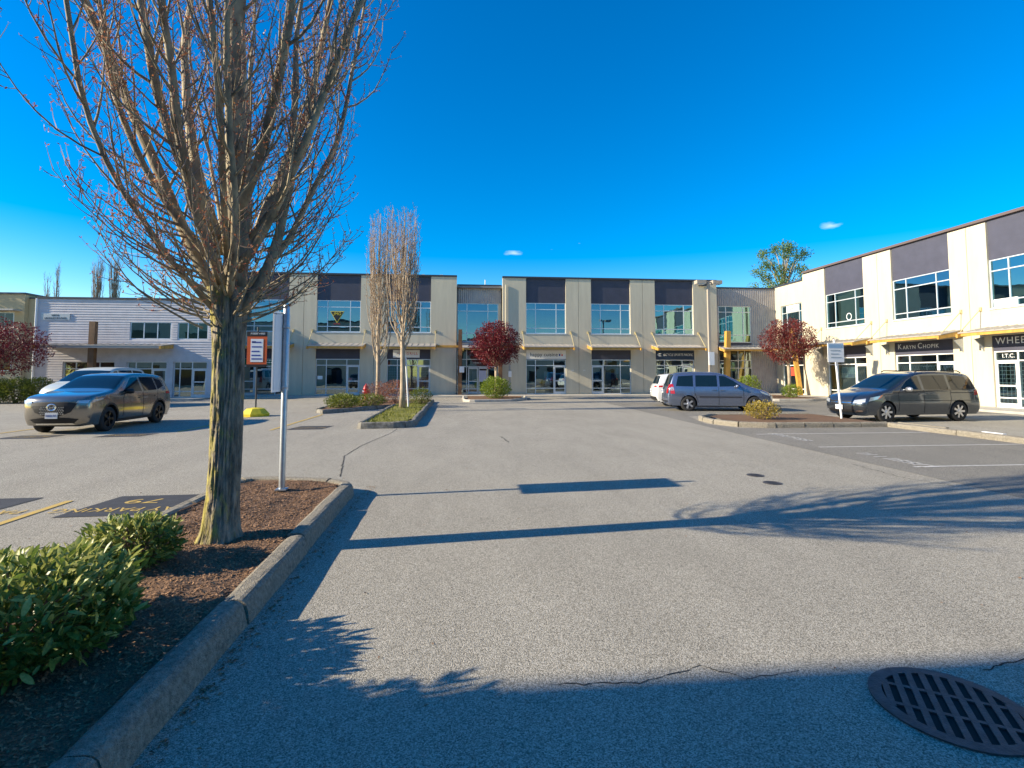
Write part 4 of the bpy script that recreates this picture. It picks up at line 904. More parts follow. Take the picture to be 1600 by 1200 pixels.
ys = thing('temporary_sign', 'orange framed parking notice on a thin pole set in a yellow octagonal base', 'sign', (-8.06, 21.9, 0))
MB().lathe([(.52, 0), (.54, .1), (.34, .3), (.1, .34), (.03, .34)], 8).build('base', mat('base_yellow', (.62, .5, .02), .6, .15, 6), ys)
MB().tube([(0, 0, .3), (0, 0, 3.55)], .03, 8).build('pole', M_STEEL_D, ys)
so_ = MB().box(-.38, .38, -.06, -.04, 2.02, 3.2).build('sign_panel', M_ORANGE, ys); MB().box(-.39, .39, -.066, -.061, 3.17, 3.36).build('sign_header', M_BLACK, so_); MB().box(-.39, .39, -.064, -.058, 1.94, 2.05).build('sign_footer', M_BLACK, so_)
MB().box(-.24, .24, -.068, -.062, 2.14, 3.06).build('sign_notice', M_WHITE, so_)
for z, w_ in ((2.92, .16), (2.9, .36), (2.72, .38), (2.54, .3), (2.38, .34), (2.24, .4)): MB().box(-.2, -.2 + w_, -.073, -.069, z, z + .05).build('lettering', M_TBLU, so_)
text('#9', .1, M_WHITE, so_, (.03, -.07, 3.27), FRONT)

hy = thing('fire_hydrant', 'red fire hydrant standing in the hedge bed by the columnar trees', 'hydrant', (-5.4, 31.2, .12))
MB().lathe([(.17, 0), (.17, .06), (.12, .08), (.12, .62), (.16, .64), (.16, .7), (.13, .74), (.11, .84), (.05, .9), (.03, .97), (.005, .98)], 16).build('barrel', M_RED, hy, True)
for sg in (1, -1): MB().tube([(0, 0, .5), (sg * .21, 0, .5)], [.06, .07], 10).build('side_outlet', M_RED if sg > 0 else M_WHITE, hy)
MB().tube([(0, 0, .45), (0, -.22, .45)], [.08, .09], 10).build('pumper_outlet', M_RED, hy)

lp = thing('lamp_post', 'tall tan lamp post with twin box lamps standing beyond the slate blue minivan', 'lamp post', (14.15, 28.7, 0))
MB().box(-.07, .07, -.07, .07, .6, 6.95).build('pole', mat('tan_pole', (.40, .34, .26), .5), lp); MB().lathe([(.3, 0), (.3, .55), (.27, .62), (.05, .62)], 16).build('base', M_CONC_L, lp)
for sg in (1, -1):
    h = MB().box(min(sg * .2, sg * .75), max(sg * .2, sg * .75), -.2, .2, 6.8, 7.0).build('lamp_head', MATS['tan_pole'], lp); MB().box(min(sg * .07, sg * .2), max(sg * .07, sg * .2), -.04, .04, 6.86, 6.94).build('arm', MATS['tan_pole'], lp)
    MB().box(min(sg * .25, sg * .7), max(sg * .25, sg * .7), -.15, .15, 6.775, 6.798).build('lens', M_LAMP, h)
MB().box(-.12, .2, -.14, -.08, 2.15, 2.9).build('notice_plate', M_WHITE, lp)

ps = thing('parking_sign', 'white parking notice on a thin white leaning post in front of the dark grey minivan', 'sign', (13.2, 17.2, .13))
MB().tube([(0, 0, 0), (-.16, .02, 2.75)], .035, 8).build('post', M_WHITE, ps)
p_ = MB().box(-.46, .14, -.06, -.04, 1.95, 2.62).build('sign_plate', M_WHITE, ps); MB().box(-.42, .1, -.066, -.061, 2.45, 2.58).build('sign_header', mat('pale_blue', (.25, .4, .55), .5), p_)
for z, w_ in ((2.34, .36), (2.22, .3), (2.1, .4)): MB().box(-.36, -.36 + w_, -.066, -.061, z, z + .035).build('lettering', M_STEEL, p_)
wp = thing('marker_post', 'slim white leaning marker post beside the columnar tree on the mossy island', 'post', (-2.35, 24.6, .14))
MB().tube([(0, 0, 0), (-.14, 0, 2.25)], .04, 8).build('post', M_WHITE, wp); MB().box(-.2, -.16, -.15, .15, 1.9, 2.35).build('sign_plate', M_WHITE, wp)

for x, y, lb in ((4.9, 8.44, 'round iron manhole cover, the farther of the pair in the lane'), (4.82, 7.83, 'round iron manhole cover, the closer of the pair in the lane')):
    mc = thing('manhole_cover', lb, 'manhole', (x, y, 0)); MB().lathe([(.135, .002), (.135, .009), (.115, .010), (.115, .006), (.005, .006)], 28).build('cover', M_IRON, mc)
    for k in range(6): MB().box(-.08, .08, -.085 + k * .03, -.07 + k * .03, .006, .010).build('rib', M_IRON, mc)
dr = thing('drain_grate', 'large round cast iron storm drain grate with slotted bars set in the asphalt', 'drain', (2.5, 2.56, 0), R(-32))
dr.scale = (.88, .88, 1)
MB().lathe([(.40, .003), (.40, .011), (.33, .012), (.33, -.05), (.4, -.05)], 40).build('ring', M_IRON, dr); MB().lathe([(.33, .0025), (.005, .0025)], 32).build('pit', M_DARK, dr)
for i in range(9):
    x = -.3 + i * .075; hl = math.sqrt(max(.002, .335 ** 2 - x * x)); MB().box(x - .018, x + .018, -hl, hl, .004, .012).build('bar', M_IRON, dr)
for y in (-.11, .11): MB().box(-math.sqrt(.33 ** 2 - y * y), math.sqrt(.33 ** 2 - y * y), y - .014, y + .014, .004, .0112).build('cross_bar', M_IRON, dr)

# ------------------------------------------------------------------ trees and shrubs
M_BARK = mat('bark', (.075, .062, .048), .9, col2=(.30, .26, .20), vscale=11, bump=1, bscale=22, stretch=(1, 1, .42), bdist=.03)
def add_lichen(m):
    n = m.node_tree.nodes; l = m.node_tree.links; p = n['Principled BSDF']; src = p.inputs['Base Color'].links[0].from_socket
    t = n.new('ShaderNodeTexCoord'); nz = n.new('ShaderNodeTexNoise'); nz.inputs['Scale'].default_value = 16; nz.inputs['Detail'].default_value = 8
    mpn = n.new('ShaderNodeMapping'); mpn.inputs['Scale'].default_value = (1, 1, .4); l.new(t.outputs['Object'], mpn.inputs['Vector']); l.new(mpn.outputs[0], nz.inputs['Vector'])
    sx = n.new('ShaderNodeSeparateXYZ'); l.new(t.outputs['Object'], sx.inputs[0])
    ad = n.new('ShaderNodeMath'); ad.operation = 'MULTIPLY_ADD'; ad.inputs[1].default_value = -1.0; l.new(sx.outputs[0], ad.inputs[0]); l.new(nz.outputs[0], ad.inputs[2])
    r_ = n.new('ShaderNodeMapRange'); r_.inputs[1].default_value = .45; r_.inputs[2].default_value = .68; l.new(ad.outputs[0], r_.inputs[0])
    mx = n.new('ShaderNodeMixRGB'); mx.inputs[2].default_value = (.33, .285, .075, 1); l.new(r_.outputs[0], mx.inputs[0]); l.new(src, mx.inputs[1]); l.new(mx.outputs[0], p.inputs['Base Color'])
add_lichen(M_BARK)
M_LIMB = mat('limb_bark', (.12, .095, .065), .85, col2=(.46, .38, .24), vscale=6, bump=.5, bscale=30, stretch=(1, 1, .5))
M_TWIG = mat('twig_bark', (.14, .09, .07), .8, col2=(.34, .24, .19), vscale=4)
M_BUD = leafmat('red_bud', (.34, .07, .06), (.50, .24, .08), .5, 6, .3)
M_BUDY = leafmat('gold_bud', (.40, .20, .06), (.50, .34, .12), .5, 6, .3)
M_PALEB = mat('pale_bark', (.22, .17, .11), .85, col2=(.50, .40, .28), vscale=5, bump=.4, bscale=25, stretch=(1, 1, .4))
def curve_path(p0, d0, length, n, bend, rgx, wob=.06):
    """polyline that starts along d0 and bends towards vertical"""
    P = [Vector(p0)]; d = Vector(d0).normalized(); st = length / n
    for i in range(n):
        d = (d + Vector((0, 0, 1)) * bend / n + Vector((rgx.uniform(-wob, wob), rgx.uniform(-wob, wob), rgx.uniform(-wob, wob) * .5))).normalized(); P.append(P[-1] + d * st)
    return P
def leaf_quad(mb, p, d, l, w, rgx):
    d = d.normalized(); sv = d.cross(Vector((rgx.uniform(-1, 1), rgx.uniform(-1, 1), rgx.uniform(-1, 1))))
    if sv.length < .05: sv = d.orthogonal()
    sv.normalize(); p = Vector(p); mb.add([p, p + d * l * .5 + sv * w / 2, p + d * l, p + d * l * .5 - sv * w / 2], [(0, 1, 2, 3)])
def rdir(rgx, up=.0):
    while True:
        v = Vector((rgx.uniform(-1, 1), rgx.uniform(-1, 1), rgx.uniform(-1, 1)))
        if .05 < v.length < 1: v.normalize(); v.z += up; return v.normalized()

def big_tree(loc):
    rgx = random.Random(21)
    t = thing('large_tree', 'large bare tree with lichened trunk and reddish buds in the foreground mulch bed', 'tree', loc)
    # trunk with ridged bark
    mb = MB(); nr, na = 110, 110; Ht = 2.45
    for i in range(nr + 1):
        z = Ht * i / nr; r0 = .134 + .06 * math.exp(-z / .12) + .02 * math.exp(-z / .6) + .05 * max(0, (z - 1.7) / .75) ** 2
        for j in range(na):
            a = 2 * math.pi * j / na; q = Vector((math.cos(a) * 3.2, math.sin(a) * 3.2, z * 1.3))
            rd = r0 * (1 + .05 * math.sin(3 * a + z) ) + -.02 * max(0, 1 - 5 * abs(noise.noise(Vector((q.x * 2.6, q.y * 2.6, z * 1.6))))) + .012 * noise.noise(Vector((q.x * 1.4, q.y * 1.4, z * 2))) + .006 * noise.noise(Vector((q.x * 7, q.y * 7, z * 6))) + (.05 * max(0, math.sin(5 * a + 1)) ** 2 * math.exp(-z / .09))
            mb.v.append((rd * math.cos(a) + .03 * math.sin(z * 1.1), rd * math.sin(a), z - .04))
    for i in range(nr):
        for j in range(na): mb.f.append((i * na + j, i * na + (j + 1) % na, (i + 1) * na + (j + 1) % na, (i + 1) * na + j)); mb.m.append(0)
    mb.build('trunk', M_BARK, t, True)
    limbs = MB(); br = MB(); tw = MB(); bud = MB()
    mains = []
    # central leader
    P = [Vector((.03 + .05 * math.sin(i * .9), .03 * math.cos(i * 1.3), 2.2 + i * .5)) for i in range(15)]
    mains.append((P, [.12 * (1 - i / 15.5) ** .8 for i in range(15)]))
    N = 17
    for k in range(N):
        a = 2 * math.pi * (k * .618 % 1) + rgx.uniform(-.15, .15); z0 = 2.1 + .95 * (k / N); tilt = rgx.uniform(.66, .95) if k % 2 else rgx.uniform(.4, .72)
        d = Vector((math.cos(a) * tilt, math.sin(a) * tilt, .75)); Lm = rgx.uniform(5.0, 6.4) * (1 if k % 3 else .8); n = 20
        P = curve_path((math.cos(a) * .09, math.sin(a) * .09, z0), d, Lm, n, rgx.uniform(2.0, 2.9), rgx, .105)
        r0 = rgx.uniform(.04, .066) if k % 2 == 0 else rgx.uniform(.022, .042); mains.append((P, [max(.006, r0 * (1 - i / (n + .6)) ** .75) for i in range(n + 1)]))
    for P, rd in mains: limbs.tube(P, rd, 9)
    def twigs(P, r0, dens, lmin, lmax, start=.15):
        n = len(P) - 1; tot = sum((P[i + 1] - P[i]).length for i in range(n)); cnt = int(tot / dens)
        for q in range(cnt):
            s = (start + (1 - start) * (q + rgx.random()) / cnt) * n; i = min(n - 1, int(s)); p = P[i].lerp(P[i + 1], s - i); d = (P[i + 1] - P[i]).normalized()
            o = d.cross(rdir(rgx)); 
            if o.length < .1: continue
            o.normalize(); dd = (d * rgx.uniform(.3, .8) + o * rgx.uniform(.5, .9)).normalized(); l = rgx.uniform(lmin, lmax)
            Q = curve_path(p, dd, l, 4, rgx.uniform(.4, 1.2), rgx, .12); tw.tube(Q, [.0045, .0038, .003, .0024, .0016], 3, cap=False)
            for m_ in range(rgx.choice((1, 2, 3))):
                pp = Q[-1] if m_ == 0 else Q[rgx.choice((2, 3))]
                for _ in range(rgx.choice((2, 3, 4))): leaf_quad(bud, pp, rdir(rgx, .3), rgx.uniform(.012, .034), rgx.uniform(.007, .014), rgx)
    for bi, (P, rd) in enumerate(mains):
        n = len(P) - 1; cnt = 30 if bi else 36
        for q in range(cnt):
            s = (.10 + .88 * (q + rgx.random()) / cnt) * n; i = min(n - 1, int(s)); p = P[i].lerp(P[i + 1], s - i); d = (P[i + 1] - P[i]).normalized()
            o = d.cross(rdir(rgx)).normalized(); out = Vector((p.x, p.y, 0)); out = out.normalized() if out.length > .05 else o
            dd = (d * .45 + o * .75 + out * .35).normalized(); l = rgx.uniform(.35, 1.5) * (1.0 - .4 * s / n)
            Q = curve_path(p, dd, l, 7, rgx.uniform(1.3, 2.6), rgx, .13); r0 = min(rd[i] * .5, rgx.uniform(.008, .018)); br.tube(Q, [max(.003, r0 * (1 - m_ / 8.5)) for m_ in range(8)], 5, cap=False)
            twigs(Q, r0, .085, .07, .30)
        twigs(P, .01, .16, .1, .35, .25)
    # low sweeping outer twigs round the fork
    for q in range(80):
        a = rgx.uniform(0, 6.28); z0 = rgx.uniform(2.0, 3.0); rr0 = rgx.uniform(.2, .45) if z0 > 2.4 else .2
        p = (math.cos(a) * rr0, math.sin(a) * rr0, z0); d = Vector((math.cos(a), math.sin(a), rgx.uniform(-.05, .35))); Q = curve_path(p, d, rgx.uniform(.7, 1.5), 9, rgx.uniform(.9, 1.7), rgx, .1)
        br.tube(Q, [max(.003, .012 * (1 - m_ / 10)) for m_ in range(10)], 5, cap=False); twigs(Q, .01, .085, .07, .28, .2)
    limbs.build('limbs', M_LIMB, t, True); br.build('branches', M_LIMB, t, True); tw.build('twigs', M_TWIG, t); bud.build('buds', M_BUD, t)
    return t
big_tree((-2.27, 5.36, .12))

def columnar_tree(loc, h, zf, hw, seed, label, tilt=0):
    rgx = random.Random(seed); t = thing('columnar_tree', label, 'tree', loc, 0, 'columnar trees on the mid islands'); tr = MB(); br = MB(); tw = MB(); bud = MB()
    P = [Vector((.02 * math.sin(i), .02 * math.cos(i * 1.7), h * .93 * i / 14)) for i in range(15)]
    tr.tube(P, [.13 * (1 - i / 15) ** .8 + .03 * (i == 0) for i in range(15)], 10); tr.build('trunk', M_PALEB, t, True)
    N = 50
    for k in range(N):
        a = k * 2.4 + rgx.uniform(-.3, .3); z0 = zf + (h * .62 - zf) * (k / N) ** 1.15; i = min(13, int(z0 / (h * .93) * 14))
        l = (h - z0) * rgx.uniform(.55, .95); d = Vector((math.cos(a) * .62, math.sin(a) * .62, 1.0)); sc = hw * rgx.uniform(.5, 1.1)
        n = 12; Q = [Vector((P[i].x, P[i].y, z0))]
        for s in range(1, n + 1):
            u = s / n; hh = l * u; rr_ = sc * (hh / (hh + .9)) * (1 - .25 * u); Q.append(Vector((math.cos(a + .3 * u) * rr_ + rgx.uniform(-.03, .03), math.sin(a + .3 * u) * rr_ + rgx.uniform(-.03, .03), z0 + hh)))
        r0 = rgx.uniform(.018, .036); br.tube(Q, [max(.005, r0 * (1 - s / (n + 1.5))) for s in range(n + 1)], 5, cap=False)
        for q in range(int(l / .12)):
            s = rgx.uniform(.12, .99) * n; j = min(n - 1, int(s)); p = Q[j].lerp(Q[j + 1], s - j); dd = (Vector((rgx.uniform(-1, 1), rgx.uniform(-1, 1), rgx.uniform(.7, 1.8)))).normalized(); e = rgx.uniform(.1, .42)
            tw.tube([p, p + dd * e * .5, p + dd * e * .9 + Vector((0, 0, e * .15))], [.0065, .005, .003], 3, cap=False)
            for m_ in range(rgx.choice((1, 2, 2, 3))): leaf_quad(bud, p + dd * e * rgx.uniform(.3, 1), rdir(rgx, .3), rgx.uniform(.03, .075), rgx.uniform(.02, .04), rgx)
    br.build('branches', M_PALEB, t, True); tw.build('twigs', M_TWIG, t); bud.build('buds', M_BUDY, t)
columnar_tree((-4.45, 29.3, .12), 11.2, 1.9, 1.0, 5, 'slender bare columnar tree rising from the reddish shrubs by the hydrant')
columnar_tree((-2.55, 23.9, .14), 9.5, 2.5, 1.15, 9, 'slender gold budded columnar tree on the mossy kerbed island')

def globe_tree(name, label, loc, cz, rx_, rz_, nleaf, seed, zt, m, stems=9, trunk_m=M_PALEB, hole=.0, lsize=.11, group=None, gap=.25):
    rgx = random.Random(seed); t = thing(name, label, 'tree', loc, 0, group); tr = MB(); lf = MB()
    tr.tube([(0, 0, -.05), (.02, 0, zt * .5), (0, .02, zt)], [.12, .1, .1], 10)
    tips = []
    for k in range(stems * 4):
        a = k * 2.4; el = rgx.uniform(.1, 1.0); d = Vector((math.cos(a) * rx_ * math.cos(el * 1.3), math.sin(a) * rx_ * math.cos(el * 1.3), (cz - zt) + rz_ * .9 * math.sin(el * 1.3) * rgx.uniform(.3, 1)))
        Q = [Vector((0, 0, zt))] + [Vector((0, 0, zt)) + d * u * .95 + Vector((rgx.uniform(-.08, .08), rgx.uniform(-.08, .08), .2 * u * (1 - u))) for u in (.25, .5, .75, 1)]
        r0 = .05 if k < stems else .022; tr.tube(Q, [r0, r0 * .75, r0 * .5, r0 * .3, .006], 5, cap=False); tips += Q[2:]
    cnt = 0; tries = 0
    while cnt < nleaf and tries < nleaf * 12:
        tries += 1; d = rdir(rgx); rad = rgx.random() ** .45
        nn = 1 + .16 * noise.noise(d * 2.3 + Vector((seed, 0, 0))) + .10 * noise.noise(d * 6 + Vector((0, seed, 0)))
        p = Vector((d.x * rx_ * rad * nn, d.y * rx_ * rad * nn, cz + d.z * rz_ * rad * nn))
        if noise.noise(p * 2.1 + Vector((seed * 3, 0, 0))) < -gap + hole: continue
        for _ in range(3): leaf_quad(lf, p + Vector((rgx.uniform(-.06, .06), rgx.uniform(-.06, .06), rgx.uniform(-.06, .06))), (d + rdir(rgx) * 1.1).normalized(), rgx.uniform(.6, 1.25) * lsize, lsize * .5, rgx)
        cnt += 1
    tr.build('trunk', trunk_m, t, True); lf.build('crown', m, t); return t
M_RLEAF = leafmat('wine_leaf', (.10, .008, .014), (.21, .024, .03), .45, 3, .25)
M_RLEAF2 = leafmat('wine_leaf_brown', (.11, .014, .016), (.22, .045, .036), .45, 3, .3)
GR = 'round red leaved trees by the buildings'
globe_tree('red_leaf_tree', 'dense round wine red tree above the clipped green ball shrub at the entrance', (2.35, 34.6, .1), 3.5, 1.62, 1.5, 5200, 3, 2.0, M_RLEAF, group=GR)
globe_tree('red_leaf_tree', 'airy reddish brown round tree in the corner bed by the slanted gold post', (22.1, 33.6, .1), 3.75, 1.75, 1.55, 4200, 7, 2.2, M_RLEAF2, hole=.1, group=GR)
globe_tree('red_leaf_tree', 'spreading wine red tree above the hedge beside the siding building', (-26.7, 33.2, .05), 3.15, 2.5, 1.65, 5000, 12, 1.7, M_RLEAF, trunk_m=M_LIMB, group=GR)

M_GLEAF = leafmat('boxwood_leaf', (.10, .16, .015), (.26, .33, .03), .45, 4, .3)
M_YLEAF = leafmat('gold_shrub_leaf', (.24, .17, .025), (.42, .33, .05), .5, 4, .3)
M_HLEAF = leafmat('hedge_leaf', (.05, .085, .012), (.22, .24, .03), .45, 4, .3)
M_RBR = leafmat('rusty_leaf', (.20, .07, .045), (.34, .17, .10), .6, 4, .3)
M_LAUREL = leafmat('laurel_leaf', (.06, .115, .022), (.21, .28, .055), .42, 7, .25)
M_LAUREL_Y = leafmat('young_laurel_leaf', (.26, .31, .06), (.50, .48, .15), .42, 7, .3)
def shrub(name, label, loc, rx_, ry_, h, n, m, seed, lsize=.07, group=None, core=True, upright=0.0, cat='shrub'):
    rgx = random.Random(seed); t = thing(name, label, cat, loc, 0, group); lf = MB(); st = MB()
    for k in range(9):
        d = rdir(rgx, .8); st.tube([(0, 0, -.03), (d.x * rx_ * .45, d.y * ry_ * .45, h * .4), (d.x * rx_ * .85, d.y * ry_ * .85, h * .55 + abs(d.z) * h * .3)], [.018, .012, .005], 4, cap=False)
    for i in range(n):
        d = rdir(rgx); rad = rgx.random() ** .3; nn = 1 + .22 * noise.noise(d * 3 + Vector((seed, 0, 0))) + .1 * noise.noise(d * 8)
        p = Vector((d.x * rx_ * rad * nn, d.y * ry_ * rad * nn, h * .5 + d.z * h * .5 * rad * nn))
        if p.z < .02: p.z = rgx.uniform(.02, .12)
        leaf_quad(lf, p, (d + rdir(rgx, .4) * .9 + Vector((0, 0, upright))).normalized(), rgx.uniform(.6, 1.3) * lsize, lsize * .48, rgx)
    st.build('stems', M_TWIG, t); lf.build('foliage', m, t); return t
shrub('ball_shrub', 'clipped bright green ball shrub under the dense red tree at the entrance', (2.25, 33.4, .1), .95, .9, 1.35, 5200, M_GLEAF, 3, .085)
shrub('small_shrub', 'bright green rounded shrub beyond the bonnet of the slate blue minivan', (19.0, 33.2, .1), .75, .7, 1.45, 2600, M_GLEAF, 4, .09)
shrub('small_shrub', 'low green shrub at the foot of the airy reddish tree', (21.6, 32.6, .1), .62, .6, .85, 2000, M_GLEAF, 5, .08)
shrub('gold_shrub', 'loose yellow twiggy shrub at the tip of the right kerbed island', (10.3, 17.2, .12), .62, .5, .62, 1900, M_YLEAF, 6, .06, upright=.8)
for x, y, rx_, h, lb in ((-5.35, 24.6, .75, .62, 'yellow green low hedge shrub at the corner of the broken stone kerb'), (-4.3, 25.9, .8, .6, 'yellow green low hedge shrub between the kerb corner shrub and columnar trees'), (-5.6, 26.4, .7, .6, 'yellow green low hedge shrub in front of the red hydrant')):
    shrub('hedge_shrub', lb, (x, y, .1), rx_, .6, h, 2000, M_HLEAF, int(y * 7), .075, 'low hedge shrubs by the hydrant')
shrub('rusty_shrub', 'rusty twiggy shrub at the foot of the columnar tree by the hydrant', (-4.25, 28.4, .1), .9, .7, 1.15, 1700, M_RBR, 8, .07, upright=.6)
shrub('rusty_shrub', 'rusty twiggy shrub between the two columnar trees', (-3.3, 27.6, .1), .8, .7, 1.25, 1600, M_RBR, 9, .07, upright=.6)
shrub('round_shrub', 'small round green shrub at the back of the mossy island', (-1.95, 26.6, .12), .55, .5, .85, 1700, M_HLEAF, 10, .075)
for i in range(5): shrub('hedge', 'clipped green hedge bush in the row under the spreading red tree', (-28.3 + i * 1.15, 32.3, 0), .85, .7, 1.45, 5200, M_HLEAF, 20 + i, .085, 'hedge under the left red tree')
# tufts of grass on the mossy bed
rg = random.Random(3); mb = MB()
for i in range(2600):
    x, y = rg.uniform(-3.05, -1.65), rg.uniform(17.0, 27.5); h = rg.uniform(.03, .09); a = rg.uniform(0, 6.28); w_ = .012
    mb.add([(x - w_ * math.cos(a), y - w_ * math.sin(a), .14), (x + w_ * math.cos(a), y + w_ * math.sin(a), .14), (x + rg.uniform(-.04, .04), y + rg.uniform(-.04, .04), .15 + h)], [(0, 1, 2)])
tag(mb.build('grass', leafmat('grass_blade', (.10, .13, .015), (.26, .25, .03), .6, 3, .3)), 'yellow green grass and moss on the kerbed island under the columnar tree', 'grass', kind='stuff')

# foreground laurels: the leaves that show largest are parts of their own
def leaf_mesh(nm, m):
    me = bpy.data.meshes.new(nm); L_, W_ = 1.0, .36
    vs = []; fs = []
    for i in range(6):
        u = i / 5; ww = W_ * .5 * math.sin(math.pi * min(1, .08 + u * .9)) ** .8 * (1 if i < 5 else .12); zc = -.16 * u * u
        vs += [(u * L_, -ww, zc + .05), (u * L_, 0, zc), (u * L_, ww, zc + .05)]
    for i in range(5):
        for j in range(2): fs.append((i * 3 + j, (i + 1) * 3 + j, (i + 1) * 3 + j + 1, i * 3 + j + 1))
    me.from_pydata(vs, [], fs); me.materials.append(m); me.polygons.foreach_set('use_smooth', [True] * len(me.polygons)); me.update(); return me
LM = [leaf_mesh('laurel_leaf', M_LAUREL), leaf_mesh('young_laurel_leaf', M_LAUREL_Y)]
def laurel(label, loc, rx_, ry_, h, n, seed, size=.085, npart=300):
    rgx = random.Random(seed); t = thing('laurel_shrub', label, 'shrub', loc); st = MB(); pl = []
    camp = Vector((0, 0, 1.7)) - Vector(loc)
    for k in range(26):
        d = rdir(rgx, .7); tip = Vector((d.x * rx_ * .9, d.y * ry_ * .9, h * .35 + abs(d.z) * h * .6)); st.tube([(rgx.uniform(-.1, .1), rgx.uniform(-.1, .1), -.03), tip * .55 + Vector((0, 0, .05)), tip], [.012, .008, .004], 5, cap=False)
    for i in range(n):
        d = rdir(rgx); rad = rgx.random() ** .25; nn = 1 + .2 * noise.noise(d * 2.4 + Vector((seed, 0, 0))) + .14 * noise.noise(d * 6)
        p = Vector((d.x * rx_ * rad * nn, d.y * ry_ * rad * nn, h * .5 + d.z * h * .52 * rad * nn)); p.z = max(p.z, rgx.uniform(.03, .15))
        ax = (d * .8 + rdir(rgx, .55)).normalized(); q = ax.to_track_quat('X', 'Z'); q = q @ Matrix.Rotation(rgx.uniform(-1.2, 1.2), 4, 'X').to_quaternion()
        s_ = size * rgx.uniform(.65, 1.3); young = (p.z > h * .62 and rgx.random() < .6) or rgx.random() < .08
        pl.append((p, q, s_, young, rad * (1.4 if d.dot(camp.normalized()) > .1 else .5)))
    pl.sort(key=lambda e: -e[4] * e[2])
    mbs = [MB(), MB()]
    for k, (p, q, s_, young, _) in enumerate(pl):
        me = LM[1 if young else 0]
        if k < npart:
            o = bpy.data.objects.new('leaf', me); COL.objects.link(o); o.parent = t; o.location = p; o.rotation_mode = 'QUATERNION'; o.rotation_quaternion = q; o.scale = (s_, s_, s_)
        else:
            m_ = mbs[1 if young else 0]; m_.add([p + (q @ Vector(v.co)) * s_ for v in me.vertices], [tuple(f.vertices) for f in me.polygons])
    st.build('stems', M_TWIG, t)
    for m_, mt_ in zip(mbs, (M_LAUREL, M_LAUREL_Y)):
        if m_.v: o = m_.build('foliage', mt_, t, True); o['kind'] = 'stuff'
    return t
laurel('smaller glossy laurel shrub with yellowish top leaves beside the large tree trunk', (-2.66, 4.68, .1), .36, .33, .42, 2600, 31, .058)
laurel('large glossy dark green laurel shrub in the foreground mulch bed', (-2.42, 3.25, .1), .55, .60, .54, 5200, 32, .068)
laurel('tall glossy laurel shrub growing in the mulch bed before the large laurel', (-3.12, 2.08, .1), .42, .74, 1.5, 4200, 33, .1, npart=0)

# background trees
def poplar(loc, h, w_, seed, label, m=M_BUDY, n=60):
    rgx = random.Random(seed); t = thing('bare_poplar', label, 'tree', loc, 0, 'bare poplars behind the siding building'); br = MB(); tw = MB()
    br.tube([(0, 0, 0), (0, 0, h * .95)], [.18, .02], 6)
    for k in range(n):
        a = rgx.uniform(0, 6.28); z0 = rgx.uniform(.15, .8) * h; l = (h - z0) * rgx.uniform(.4, .9); r_ = w_ * rgx.uniform(.4, 1)
        Q = [Vector((0, 0, z0))] + [Vector((math.cos(a) * r_ * u ** .6, math.sin(a) * r_ * u ** .6, z0 + l * u)) for u in (.2, .5, .8, 1)]; br.tube(Q, [.04, .035, .025, .018, .01], 4, cap=False)
        for q in range(10):
            p = Q[rgx.choice((1, 2, 3))].lerp(Q[4], rgx.random()); tw.tube([p, p + Vector((rgx.uniform(-.3, .3), rgx.uniform(-.3, .3), rgx.uniform(.3, .8)))], [.012, .006], 3, cap=False)
    br.build('branches', M_LIMB, t); tw.build('twigs', M_TWIG, t)
poplar((-48.4, 75, 0), 17.6, .8, 1, 'tall bare poplar, left of the twin poplars above the siding roof'); poplar((-46.3, 75, 0), 18.4, .8, 2, 'tall bare poplar, right of the twin poplars above the siding roof')
poplar((-54.6, 75, 0), 15.4, .4, 3, 'thin bare poplar rising beside the beige office', n=18); poplar((-53.4, 75, 0), 16.8, .4, 4, 'thin bare poplar, taller one beside the beige office', n=18)
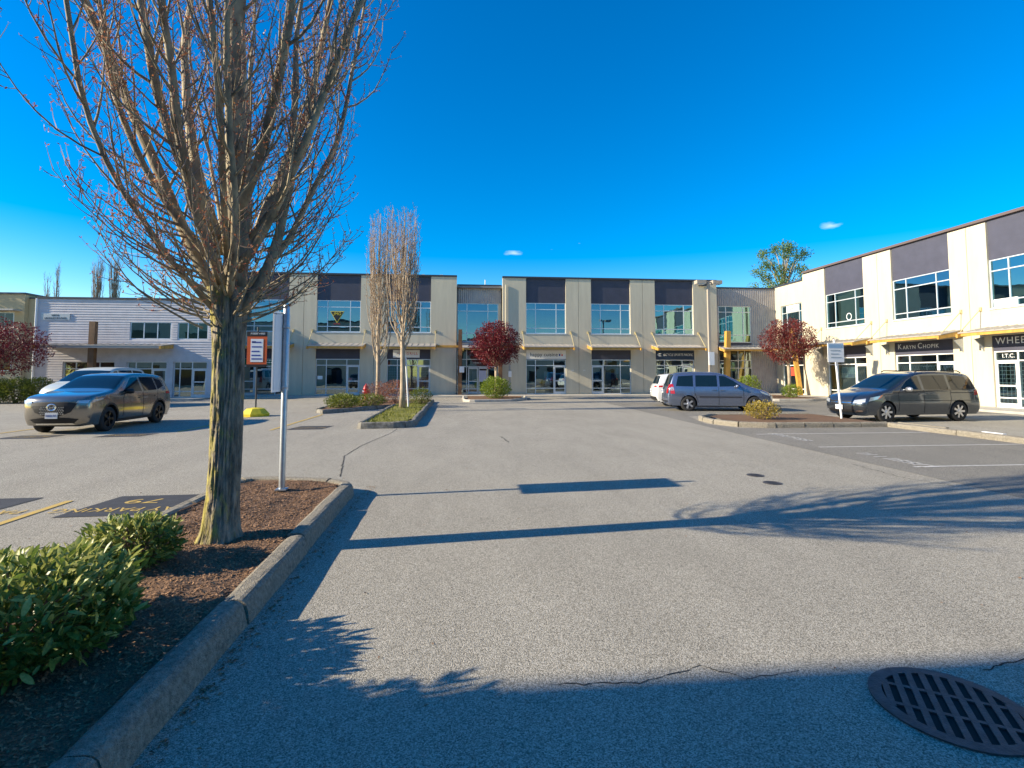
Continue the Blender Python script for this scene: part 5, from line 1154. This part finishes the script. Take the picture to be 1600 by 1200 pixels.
def green_tree(loc, h, rx_, label):
    rgx = random.Random(6); t = thing('green_tree', label, 'tree', loc); tr = MB(); lf = MB(); tr.tube([(0, 0, 0), (.2, 0, h * .5), (0, 0, h * .95)], [.35, .25, .04], 8)
    cl = []
    for k in range(70):
        a = rgx.uniform(0, 6.28); z = rgx.uniform(.45, 1.0) * h; rr_ = rx_ * math.sqrt(max(.03, 1 - ((z / h - .68) / .36) ** 2)) * rgx.uniform(.25, 1); e = Vector((math.cos(a) * rr_, math.sin(a) * rr_, z)); tr.tube([(0, 0, z * .72), e * .6 + Vector((0, 0, z * .33)), e], [.09, .05, .015], 4, cap=False); cl.append(e)
    for e in cl:
        for i in range(150):
            d = rdir(rgx); leaf_quad(lf, e + d * rgx.random() ** .5 * .85, rdir(rgx), rgx.uniform(.16, .32), .13, rgx)
    tr.build('trunk', M_LIMB, t); lf.build('crown', leafmat('spring_leaf', (.06, .12, .03), (.16, .24, .06), .6, 1, .3), t)
green_tree((40.5, 62, 0), 17.6, 4.2, 'leafy green tree rising behind the corner link roof')
def conifer(loc, h, w_):
    rgx = random.Random(9); t = thing('conifer_tree', 'dark conifer at the edge beyond the beige office', 'tree', loc); tr = MB(); lf = MB(); tr.tube([(0, 0, 0), (0, 0, h)], [.4, .03], 8)
    for k in range(260):
        z = rgx.uniform(.08, .99) * h; a = rgx.uniform(0, 6.28); l = w_ * (1 - z / h) * rgx.uniform(.6, 1.1) + .3; d = Vector((math.cos(a), math.sin(a), -.18))
        for q in range(26): u = rgx.random(); p = Vector((0, 0, z)) + d * l * u; leaf_quad(lf, p, (d + rdir(rgx) * .8).normalized(), rgx.uniform(.25, .5), .1, rgx)
    tr.build('trunk', M_LIMB, t); lf.build('crown', leafmat('needle', (.012, .03, .014), (.03, .055, .02), .6, 1, .15), t)
conifer((-51.5, 60, 0), 17.5, 3.2)

# wind-blown litter along the kerbs
rg = random.Random(15); mb = MB()
for i in range(900):
    if i < 520: y = rg.uniform(1.5, 8.2); x = -1.39 + abs(rg.gauss(0, .07))
    elif i < 640: x = rg.uniform(8.7, 13.6); y = 15.66 - abs(rg.gauss(0, .12))
    else: x = rg.uniform(-8, 9); y = rg.uniform(2.2, 18)
    if -3.5 < x < -1.38 and y < 8.6: continue
    a = rg.uniform(0, 6.28); L_ = rg.uniform(.006, .02); w_ = L_ * rg.uniform(.3, .7); c, s_ = math.cos(a), math.sin(a); z = .004 + rg.uniform(0, .004)
    mb.add([(x - c * L_ - s_ * w_ * .2, y - s_ * L_, z), (x + s_ * w_, y - c * w_, z + rg.uniform(0, .008)), (x + c * L_, y + s_ * L_, z), (x - s_ * w_, y + c * w_, z + rg.uniform(0, .008))], [(0, 1, 2, 3)])
tag(mb.build('leaf_litter', M_CHIP), 'dry leaf litter and bark crumbs blown along the kerbs', 'litter', kind='stuff')
